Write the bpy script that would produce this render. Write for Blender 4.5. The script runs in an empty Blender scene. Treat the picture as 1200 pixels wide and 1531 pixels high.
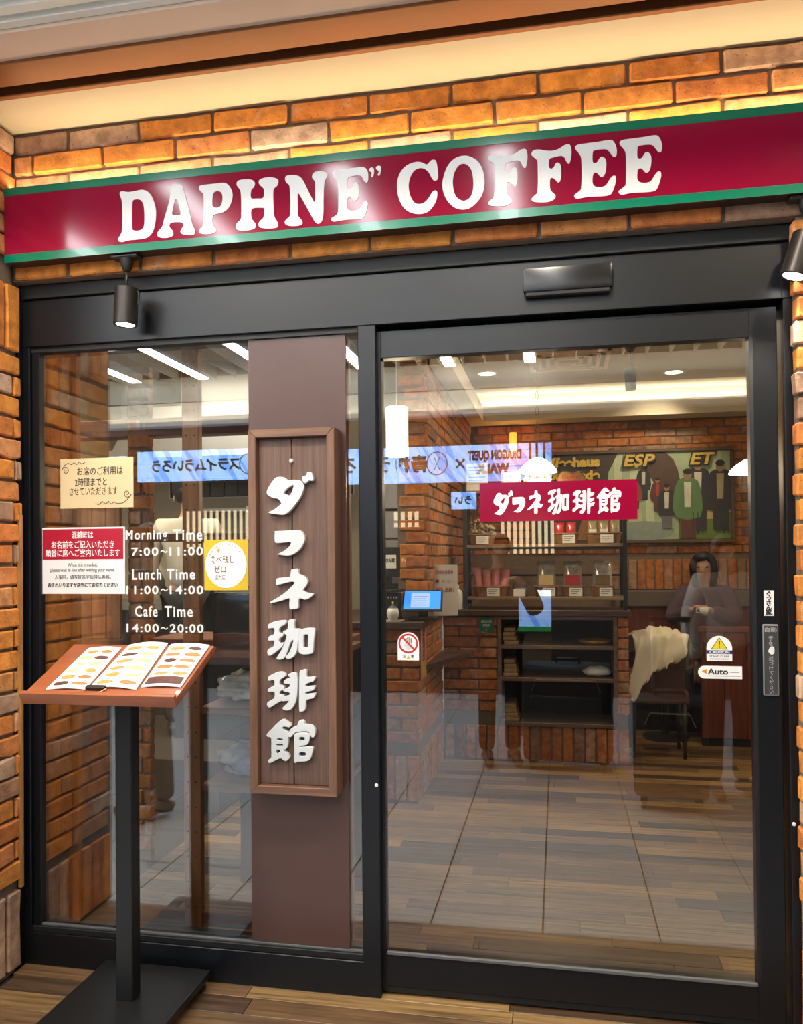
import bpy, bmesh, math, random
from mathutils import Vector, Matrix, noise
random.seed(7)
scene = bpy.context.scene
COL = scene.collection

# ---------------------------------------------------------------- camera
cam_data = bpy.data.cameras.new('camera')
cam_data.sensor_fit = 'HORIZONTAL'; cam_data.sensor_width = 36.0; cam_data.lens = 36.0
cam_data.shift_y = 49.5 / 1200.0
cam_data.clip_start = 0.02
camera = bpy.data.objects.new('camera', cam_data); COL.objects.link(camera)
_y, _p, _r = math.radians(11.0), math.radians(0.7), math.radians(0.53)
_fw = Vector((-math.sin(_y) * math.cos(_p), math.cos(_y) * math.cos(_p), math.sin(_p)))
_rt = Vector((math.cos(_y), math.sin(_y), 0)); _up = _rt.cross(_fw)
_rt2 = math.cos(_r) * _rt - math.sin(_r) * _up
_up2 = math.sin(_r) * _rt + math.cos(_r) * _up
M_ = Matrix((_rt2, _up2, -_fw)).transposed().to_4x4()
M_.translation = Vector((0, -2.6658, 1.5))
camera.matrix_world = M_
scene.camera = camera

# ---------------------------------------------------------------- world, exposure
world = bpy.data.worlds.new('world'); scene.world = world; world.use_nodes = True
world.node_tree.nodes['Background'].inputs[0].default_value = (1.0, 0.93, 0.84, 1)
world.node_tree.nodes['Background'].inputs[1].default_value = 0.22
scene.view_settings.view_transform = 'Standard'
scene.view_settings.look = 'None'
scene.view_settings.exposure = 0.0
scene.view_settings.gamma = 1.0
scene.view_settings.use_curve_mapping = False
scene.cycles.transparent_max_bounces = 24
scene.cycles.max_bounces = 10
scene.cycles.sample_clamp_indirect = 6.0

# ---------------------------------------------------------------- area lights of tube and coves, plus added room fills (lamps keep their own light)
def area(name, loc, rot, sx, sy, power, col):
    l = bpy.data.lights.new(name, 'AREA'); l.shape = 'RECTANGLE'; l.size = sx; l.size_y = sy
    l.energy = power; l.color = col
    o = bpy.data.objects.new(name, l); COL.objects.link(o); o.location = loc; o.rotation_euler = rot
    return o
STRIP_X = (-4.72, -3.89, -3.02, -2.03, -1.10, -0.26)
STRIP_EMIT = 34.0
SIGN_WASH = 5.5
ARCADE_SPOT = 105.0
SHOP_FILL = 24.0

# ---------------------------------------------------------------- helpers
def link(o, parent=None):
    COL.objects.link(o)
    if parent is not None: o.parent = parent
    return o
def wpos(o):
    p = Vector((0, 0, 0))
    while o is not None:
        p += o.location; o = o.parent
    return p
def tag(o, label=None, cat=None, group=None, kind=None):
    if label: o['label'] = label
    if cat: o['category'] = cat
    if group: o['group'] = group
    if kind: o['kind'] = kind
    return o
def thing(name, label, cat, loc=(0, 0, 0), group=None, kind=None, rotz=0.0):
    o = bpy.data.objects.new(name, None); o.empty_display_size = 0.05
    link(o); o.location = loc; o.rotation_euler = (0, 0, rotz)
    return tag(o, label, cat, group, kind)
def fin(name, bm, mat, parent=None, smooth=False, label=None, local=False):
    """link a bmesh given in world coordinates as one object under parent (local=True: coordinates already local)"""
    if parent is not None and not local:
        bmesh.ops.translate(bm, verts=bm.verts, vec=-wpos(parent))
    bmesh.ops.recalc_face_normals(bm, faces=bm.faces)
    me = bpy.data.meshes.new(name); bm.to_mesh(me); bm.free()
    return finm(name, me, mat, parent, smooth, label)
def finm(name, me, mat, parent=None, smooth=False, label=None):
    if smooth is not False:
        for p in me.polygons: p.use_smooth = True
        if smooth is not True:
            try: me.set_sharp_from_angle(angle=math.radians(smooth))
            except Exception: pass
    for m in (mat if isinstance(mat, (list, tuple)) else [mat]): me.materials.append(m)
    o = bpy.data.objects.new(name, me); link(o, parent)
    if label: o['label'] = label
    return o
def B(): return bmesh.new()
def box(bm, x0, x1, y0, y1, z0, z1, bev=0.0, seg=1):
    m = Matrix.Translation(((x0 + x1) / 2, (y0 + y1) / 2, (z0 + z1) / 2)) @ Matrix.Diagonal((abs(x1 - x0), abs(y1 - y0), abs(z1 - z0), 1))
    r = bmesh.ops.create_cube(bm, size=1.0, matrix=m)
    if bev > 0:
        es = list({e for v in r['verts'] for e in v.link_edges})
        bmesh.ops.bevel(bm, geom=es, offset=bev, segments=seg, affect='EDGES', profile=0.6)
    return bm
def obox(bm, c, ux, uy, uz, hx, hy, hz, bev=0.0):
    """oriented box: centre, three unit axes, half sizes"""
    m = Matrix((Vector(ux) * 2 * hx, Vector(uy) * 2 * hy, Vector(uz) * 2 * hz)).transposed().to_4x4(); m.translation = Vector(c)
    r = bmesh.ops.create_cube(bm, size=1.0, matrix=m)
    if bev > 0:
        es = list({e for v in r['verts'] for e in v.link_edges})
        bmesh.ops.bevel(bm, geom=es, offset=bev, segments=2, affect='EDGES', profile=0.6)
    return bm
def lathe(bm, prof, c=(0, 0, 0), n=24, axis='Z', cap=True):
    rings = []
    for r, h in prof:
        ring = []
        for i in range(n):
            a = 2 * math.pi * i / n
            if axis == 'Z': p = (c[0] + r * math.cos(a), c[1] + r * math.sin(a), c[2] + h)
            elif axis == 'Y': p = (c[0] + r * math.cos(a), c[1] + h, c[2] + r * math.sin(a))
            else: p = (c[0] + h, c[1] + r * math.cos(a), c[2] + r * math.sin(a))
            ring.append(bm.verts.new(p))
        rings.append(ring)
    for a, b in zip(rings, rings[1:]):
        for i in range(n): bm.faces.new((a[i], a[(i + 1) % n], b[(i + 1) % n], b[i]))
    if cap:
        bm.faces.new(rings[0]); bm.faces.new(rings[-1])
    return bm
def tube(bm, pts, r, n=8, closed=False):
    pts = [Vector(p) for p in pts]; rings = []
    m = len(pts)
    for i, p in enumerate(pts):
        a = pts[i - 1] if (i > 0 or closed) else p
        b = pts[(i + 1) % m] if (i < m - 1 or closed) else p
        d = (b - a).normalized()
        u = d.orthogonal().normalized() if abs(d.z) > 0.95 else d.cross(Vector((0, 0, 1))).normalized()
        v = d.cross(u).normalized()
        rr = r[i] if isinstance(r, (list, tuple)) else r
        rings.append([bm.verts.new(p + rr * (math.cos(2 * math.pi * k / n) * u + math.sin(2 * math.pi * k / n) * v)) for k in range(n)])
    for i in range(m if closed else m - 1):
        a, b = rings[i], rings[(i + 1) % m]
        for k in range(n): bm.faces.new((a[k], a[(k + 1) % n], b[(k + 1) % n], b[k]))
    if not closed:
        bm.faces.new(rings[0]); bm.faces.new(rings[-1])
    return bm
def prism(bm, poly, y0, y1):
    """polygon in (x, z) extruded from y0 to y1"""
    a = [bm.verts.new((x, y0, z)) for x, z in poly]; b = [bm.verts.new((x, y1, z)) for x, z in poly]
    n = len(poly)
    bm.faces.new(a); bm.faces.new(b)
    for i in range(n): bm.faces.new((a[i], a[(i + 1) % n], b[(i + 1) % n], b[i]))
    return bm
def blob(bm, c, rad, amp=0.15, freq=3.0, seed=0, sub=3, squash_bottom=None):
    r = bmesh.ops.create_icosphere(bm, subdivisions=sub, radius=1.0)
    for v in r['verts']:
        d = v.co.normalized()
        k = 1 + amp * noise.noise(d * freq + Vector((seed * 3.1, seed * 1.7, seed)))
        v.co = Vector((c[0] + d.x * rad[0] * k, c[1] + d.y * rad[1] * k, c[2] + d.z * rad[2] * k))
        if squash_bottom is not None and v.co.z < squash_bottom: v.co.z = squash_bottom
    return bm
def ellipse(cx, cz, rx, rz, n=28, a0=0.0, a1=2 * math.pi, ends=False):
    m = n if not ends else n + 1
    return [(cx + rx * math.cos(a0 + (a1 - a0) * i / n), cz + rz * math.sin(a0 + (a1 - a0) * i / n)) for i in range(m)]

# ---- outlines and lettering
def smooth_loop(pts, k=3):
    out = []; n = len(pts)
    for i in range(n):
        p0, p1, p2, p3 = pts[i - 1], pts[i], pts[(i + 1) % n], pts[(i + 2) % n]
        for j in range(k):
            t = j / k
            q = []
            for a in (0, 1):
                c = 0.5 * ((2 * p1[a]) + (-p0[a] + p2[a]) * t + (2 * p0[a] - 5 * p1[a] + 4 * p2[a] - p3[a]) * t * t + (-p0[a] + 3 * p1[a] - 3 * p2[a] + p3[a]) * t ** 3)
                q.append(c)
            out.append(tuple(q))
    return out
def curve_mesh(loops, extrude, bevel=0.0):
    """filled 2D outline (first loop outside, further loops holes), thickness 2*extrude about z=0"""
    cu = bpy.data.curves.new('outline', 'CURVE'); cu.dimensions = '2D'; cu.fill_mode = 'BOTH'
    cu.extrude = extrude; cu.bevel_depth = bevel; cu.bevel_resolution = 1; cu.offset = -bevel
    for lp in loops:
        s = cu.splines.new('POLY'); s.points.add(len(lp) - 1)
        for p, (x, y) in zip(s.points, lp): p.co = (x, y, 0, 1)
        s.use_cyclic_u = True
    return curve_to_mesh(cu)
def curve_to_mesh(cu):
    o = bpy.data.objects.new('tmp', cu); COL.objects.link(o)
    dg = bpy.context.evaluated_depsgraph_get(); dg.update()
    me = bpy.data.meshes.new_from_object(o.evaluated_get(dg))
    bpy.data.objects.remove(o); 
    return me
RX90 = Matrix.Rotation(math.pi / 2, 4, 'X')
def upright(me, y, facing=-1):
    """turn an outline drawn in (x, y) into one standing in (x, z) at the given y, readable from -Y (facing -1) or +Y (facing 1)"""
    me.transform(RX90)
    if facing > 0: me.transform(Matrix.Rotation(math.pi, 4, 'Z'))
    me.transform(Matrix.Translation((0, y, 0)))
    return me
def text_me(s, size, align='LEFT', bold=0.0, ext=0.0004, sx=1.0, spacing=1.0, line=1.0, shear=0.0):
    cu = bpy.data.curves.new('lettering', 'FONT'); cu.body = s; cu.size = size; cu.align_x = align
    cu.align_y = 'CENTER'; cu.extrude = ext; cu.offset = bold; cu.space_character = spacing; cu.space_line = line
    cu.resolution_u = 3; cu.shear = shear
    me = curve_to_mesh(cu)
    if sx != 1.0: me.transform(Matrix.Diagonal((sx, 1, 1, 1)))
    return me
def text(name, s, size, x, y, z, mat, parent, align='CENTER', bold=0.0, fit=None, facing=-1, ext=0.0004, label=None, rot=0.0, fitz=None, spacing=1.0, axis=None, shear=0.0):
    """lettering standing upright at world (x, y, z); fit = wanted width in metres"""
    me = text_me(s, size, 'CENTER' if align == 'CENTER' else align, bold, ext, spacing=spacing, shear=shear)
    if not me.vertices: return None
    xs = [v.co.x for v in me.vertices]; ys = [v.co.y for v in me.vertices]
    w = max(xs) - min(xs); h = max(ys) - min(ys)
    cx = (max(xs) + min(xs)) / 2 if align == 'CENTER' else min(xs)
    me.transform(Matrix.Translation((-cx, -(max(ys) + min(ys)) / 2, 0)))
    kx = fit / w if fit else 1.0
    kz = fitz / h if fitz else 1.0
    me.transform(Matrix.Diagonal((kx, kz, 1, 1)))
    if rot: me.transform(Matrix.Rotation(rot, 4, 'Z'))
    upright(me, 0, facing)
    if axis is not None: me.transform(axis)
    base = wpos(parent) if parent is not None else Vector((0, 0, 0))
    me.transform(Matrix.Translation(Vector((x, y, z)) - base))
    return finm(name, me, mat, parent, label=label)
def flat(name, loops, y, th, mat, parent, smoothk=0, label=None):
    """flat cut-out standing in (x, z), thickness th, front at y - th/2"""
    lps = [smooth_loop(l, smoothk) if smoothk else l for l in loops]
    me = upright(curve_mesh(lps, th / 2), y)
    base = wpos(parent) if parent is not None else Vector((0, 0, 0))
    me.transform(Matrix.Translation(-base))
    return finm(name, me, mat, parent, label=label)

# ---------------------------------------------------------------- materials
def nodes_of(name):
    m = bpy.data.materials.new(name); m.use_nodes = True
    nt = m.node_tree; return m, nt, nt.nodes['Principled BSDF']
def setp(bs, **k):
    for a, v in k.items():
        a = {'rough': 'Roughness', 'metal': 'Metallic', 'coat': 'Coat Weight', 'coatr': 'Coat Roughness', 'spec': 'Specular IOR Level', 'alpha': 'Alpha', 'sss': 'Subsurface Weight'}[a]
        if a in bs.inputs: bs.inputs[a].default_value = v
def rgb(c): return (c[0], c[1], c[2], 1.0)
def mat(name, col, rough=0.55, metal=0.0, var=0.12, scale=9.0, bump=0.0, bscale=80.0, coat=0.0, spec=0.5, orand=0.0, emit=0.0, ecol=None):
    """plain surface with soft procedural mottling, fine bump and per-object value shift"""
    m, nt, bs = nodes_of(name); N, L = nt.nodes, nt.links
    setp(bs, rough=rough, metal=metal, coat=coat, spec=spec)
    tc = N.new('ShaderNodeTexCoord'); nz = N.new('ShaderNodeTexNoise'); nz.inputs['Scale'].default_value = scale; nz.inputs['Detail'].default_value = 3
    L.new(tc.outputs['Object'], nz.inputs['Vector'])
    mx = N.new('ShaderNodeMix'); mx.data_type = 'RGBA'
    mx.inputs[6].default_value = rgb([c * (1 - var) for c in col]); mx.inputs[7].default_value = rgb([min(1, c * (1 + var)) for c in col])
    L.new(nz.outputs['Fac'], mx.inputs[0])
    out = mx.outputs[2]
    if orand:
        oi = N.new('ShaderNodeObjectInfo'); mr = N.new('ShaderNodeMapRange'); mr.inputs[3].default_value = 1 - orand; mr.inputs[4].default_value = 1 + orand
        hs = N.new('ShaderNodeHueSaturation'); L.new(oi.outputs['Random'], mr.inputs[0]); L.new(mr.outputs[0], hs.inputs['Value']); L.new(out, hs.inputs['Color']); out = hs.outputs[0]
    L.new(out, bs.inputs['Base Color'])
    if bump:
        n2 = N.new('ShaderNodeTexNoise'); n2.inputs['Scale'].default_value = bscale; L.new(tc.outputs['Object'], n2.inputs['Vector'])
        bp = N.new('ShaderNodeBump'); bp.inputs['Strength'].default_value = bump; bp.inputs['Distance'].default_value = 0.003
        L.new(n2.outputs['Fac'], bp.inputs['Height']); L.new(bp.outputs[0], bs.inputs['Normal'])
    if emit:
        bs.inputs['Emission Color'].default_value = rgb(ecol or col); bs.inputs['Emission Strength'].default_value = emit
    return m
def wood(name, c1, c2, axis='X', stretch=14.0, scale=3.0, rough=0.5, orand=0.15, coat=0.0, bump=0.15, dark=0.45):
    """grain running along an axis, with darker streaks and a shift per piece"""
    m, nt, bs = nodes_of(name); N, L = nt.nodes, nt.links
    setp(bs, rough=rough, coat=coat)
    tc = N.new('ShaderNodeTexCoord'); oi = N.new('ShaderNodeObjectInfo')
    ad = N.new('ShaderNodeVectorMath'); ad.operation = 'ADD'
    ml = N.new('ShaderNodeVectorMath'); ml.operation = 'MULTIPLY'; ml.inputs[1].default_value = (13.0, 7.0, 5.0)
    cv = N.new('ShaderNodeCombineXYZ')
    for k in range(3): L.new(oi.outputs['Random'], cv.inputs[k])
    L.new(cv.outputs[0], ml.inputs[0]); L.new(tc.outputs['Object'], ad.inputs[0]); L.new(ml.outputs[0], ad.inputs[1])
    mp = N.new('ShaderNodeMapping'); s = [stretch] * 3; s['XYZ'.index(axis)] = 1.0; mp.inputs['Scale'].default_value = s
    L.new(ad.outputs[0], mp.inputs['Vector'])
    n1 = N.new('ShaderNodeTexNoise'); n1.inputs['Scale'].default_value = scale; n1.inputs['Detail'].default_value = 6; n1.inputs['Roughness'].default_value = 0.65
    L.new(mp.outputs[0], n1.inputs['Vector'])
    cr = N.new('ShaderNodeValToRGB'); e = cr.color_ramp.elements
    e[0].position = 0.28; e[0].color = rgb([c * dark for c in c1]); e[1].position = 0.72; e[1].color = rgb(c2)
    x = cr.color_ramp.elements.new(0.5); x.color = rgb(c1)
    L.new(n1.outputs['Fac'], cr.inputs[0])
    mr = N.new('ShaderNodeMapRange'); mr.inputs[3].default_value = 1 - orand; mr.inputs[4].default_value = 1 + orand
    hs = N.new('ShaderNodeHueSaturation'); L.new(oi.outputs['Random'], mr.inputs[0]); L.new(mr.outputs[0], hs.inputs['Value']); L.new(cr.outputs[0], hs.inputs['Color'])
    L.new(hs.outputs[0], bs.inputs['Base Color'])
    if bump:
        bp = N.new('ShaderNodeBump'); bp.inputs['Strength'].default_value = bump; bp.inputs['Distance'].default_value = 0.002
        L.new(n1.outputs['Fac'], bp.inputs['Height']); L.new(bp.outputs[0], bs.inputs['Normal'])
    return m
def brick_mat(name, stops, rough=0.85):
    m, nt, bs = nodes_of(name); N, L = nt.nodes, nt.links
    setp(bs, rough=rough, spec=0.3)
    oi = N.new('ShaderNodeObjectInfo'); tc = N.new('ShaderNodeTexCoord')
    cr = N.new('ShaderNodeValToRGB'); cr.color_ramp.interpolation = 'LINEAR'
    e = cr.color_ramp.elements; e[0].position = stops[0][0]; e[0].color = rgb(stops[0][1]); e[1].position = stops[-1][0]; e[1].color = rgb(stops[-1][1])
    for p, c in stops[1:-1]: q = e.new(p); q.color = rgb(c)
    L.new(oi.outputs['Random'], cr.inputs[0])
    ad = N.new('ShaderNodeVectorMath'); ad.operation = 'ADD'
    cv = N.new('ShaderNodeCombineXYZ'); mm = N.new('ShaderNodeMath'); mm.operation = 'MULTIPLY'; mm.inputs[1].default_value = 37.0
    L.new(oi.outputs['Random'], mm.inputs[0])
    for k in range(3): L.new(mm.outputs[0], cv.inputs[k])
    L.new(tc.outputs['Object'], ad.inputs[0]); L.new(cv.outputs[0], ad.inputs[1])
    n1 = N.new('ShaderNodeTexNoise'); n1.inputs['Scale'].default_value = 22; n1.inputs['Detail'].default_value = 9; L.new(ad.outputs[0], n1.inputs['Vector'])
    c2 = N.new('ShaderNodeValToRGB'); c2.color_ramp.elements[0].position = 0.32; c2.color_ramp.elements[0].color = (0.68, 0.62, 0.57, 1); c2.color_ramp.elements[1].position = 0.66; c2.color_ramp.elements[1].color = (1.18, 1.16, 1.12, 1)
    L.new(n1.outputs['Fac'], c2.inputs[0])
    mx = N.new('ShaderNodeMix'); mx.data_type = 'RGBA'; mx.blend_type = 'MULTIPLY'; mx.inputs[0].default_value = 1
    L.new(cr.outputs[0], mx.inputs[6]); L.new(c2.outputs[0], mx.inputs[7])
    # pale lime bloom in patches and dark fired pits
    n2 = N.new('ShaderNodeTexNoise'); n2.inputs['Scale'].default_value = 7; n2.inputs['Detail'].default_value = 8; n2.inputs['Roughness'].default_value = 0.7; L.new(ad.outputs[0], n2.inputs['Vector'])
    r2 = N.new('ShaderNodeMapRange'); r2.inputs[1].default_value = 0.58; r2.inputs[2].default_value = 0.72; r2.inputs[4].default_value = 0.55
    L.new(n2.outputs['Fac'], r2.inputs[0])
    m2 = N.new('ShaderNodeMix'); m2.data_type = 'RGBA'; m2.inputs[7].default_value = (0.62, 0.47, 0.36, 1); L.new(r2.outputs[0], m2.inputs[0]); L.new(mx.outputs[2], m2.inputs[6])
    vo = N.new('ShaderNodeTexVoronoi'); vo.inputs['Scale'].default_value = 70; L.new(ad.outputs[0], vo.inputs['Vector'])
    r3 = N.new('ShaderNodeMapRange'); r3.inputs[1].default_value = 0.20; r3.inputs[2].default_value = 0.08; r3.inputs[4].default_value = 0.7; L.new(vo.outputs['Distance'], r3.inputs[0])
    m3 = N.new('ShaderNodeMix'); m3.data_type = 'RGBA'; m3.inputs[7].default_value = (0.12, 0.05, 0.02, 1); L.new(r3.outputs[0], m3.inputs[0]); L.new(m2.outputs[2], m3.inputs[6])
    L.new(m3.outputs[2], bs.inputs['Base Color'])
    bp = N.new('ShaderNodeBump'); bp.inputs['Strength'].default_value = 0.7; bp.inputs['Distance'].default_value = 0.004
    n4 = N.new('ShaderNodeTexNoise'); n4.inputs['Scale'].default_value = 60; n4.inputs['Detail'].default_value = 5; L.new(ad.outputs[0], n4.inputs['Vector'])
    L.new(n4.outputs['Fac'], bp.inputs['Height']); L.new(bp.outputs[0], bs.inputs['Normal'])
    return m
def emit_mat(name, col, strength):
    m, nt, bs = nodes_of(name); N, L = nt.nodes, nt.links
    bs.inputs['Base Color'].default_value = rgb(col); bs.inputs['Emission Color'].default_value = rgb(col); bs.inputs['Emission Strength'].default_value = strength
    return m
def glass_mat(name, tint=(0.97, 0.98, 0.97), refl=1.5, rough=0.0):
    """clear pane: transparent body with a mirror sheen that follows Fresnel"""
    m = bpy.data.materials.new(name); m.use_nodes = True; nt = m.node_tree; N, L = nt.nodes, nt.links
    for n in list(N): N.remove(n)
    out = N.new('ShaderNodeOutputMaterial'); tr = N.new('ShaderNodeBsdfTransparent'); gl = N.new('ShaderNodeBsdfGlossy'); mx = N.new('ShaderNodeMixShader')
    fr = N.new('ShaderNodeFresnel'); fr.inputs['IOR'].default_value = 1.5
    mm = N.new('ShaderNodeMath'); mm.operation = 'MULTIPLY'; mm.inputs[1].default_value = refl; mm.use_clamp = True
    tr.inputs[0].default_value = rgb(tint); gl.inputs['Color'].default_value = (1, 1, 1, 1); gl.inputs['Roughness'].default_value = rough
    L.new(fr.outputs[0], mm.inputs[0]); L.new(mm.outputs[0], mx.inputs[0]); L.new(tr.outputs[0], mx.inputs[1]); L.new(gl.outputs[0], mx.inputs[2]); L.new(mx.outputs[0], out.inputs[0])
    return m

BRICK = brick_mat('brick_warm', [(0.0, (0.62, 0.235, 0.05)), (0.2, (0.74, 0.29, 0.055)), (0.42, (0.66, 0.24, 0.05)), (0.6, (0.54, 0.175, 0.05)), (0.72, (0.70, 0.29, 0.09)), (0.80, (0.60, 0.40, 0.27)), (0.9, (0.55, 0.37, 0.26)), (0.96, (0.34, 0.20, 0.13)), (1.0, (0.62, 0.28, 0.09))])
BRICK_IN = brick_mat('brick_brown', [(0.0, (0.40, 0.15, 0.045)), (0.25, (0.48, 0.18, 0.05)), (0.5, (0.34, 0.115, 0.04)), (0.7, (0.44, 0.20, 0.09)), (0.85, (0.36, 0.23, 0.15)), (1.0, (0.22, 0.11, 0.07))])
MORTAR = mat('mortar', (0.17, 0.12, 0.085), 0.95, var=0.25, scale=30, bump=0.4)
BLACK = mat('black_aluminium', (0.0045, 0.0052, 0.0072), 0.36, metal=0.0, var=0.1, scale=5, coat=0.0, spec=0.4)
BLACK2 = mat('black_gasket', (0.004, 0.004, 0.004), 0.6, var=0.1)
GREYBEAD = mat('grey_bead', (0.10, 0.10, 0.10), 0.5, var=0.1)
GLASS = glass_mat('clear_glass', refl=2.6)
CLEAR = glass_mat('clear_plastic', refl=2.4, rough=0.08)
WHITE = mat('white_paint', (0.80, 0.80, 0.78), 0.45, var=0.04)
LETTERW = mat('white_letter', (0.80, 0.79, 0.75), 0.32, var=0.02, spec=0.4)
PAPER = mat('white_paper', (0.82, 0.81, 0.78), 0.6, var=0.03)
INK = mat('black_ink', (0.02, 0.018, 0.016), 0.6, var=0.1)
GREYINK = mat('grey_ink', (0.16, 0.16, 0.16), 0.6, var=0.1)
SIGNRED = mat('crimson_panel', (0.25, 0.003, 0.028), 0.12, var=0.03, scale=3, coat=0.0, spec=0.38)
GREEN = mat('green_edging', (0.0, 0.165, 0.085), 0.2, var=0.04, coat=0.2)
BLK = mat('black_metal', (0.018, 0.017, 0.016), 0.4, var=0.1)

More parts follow.
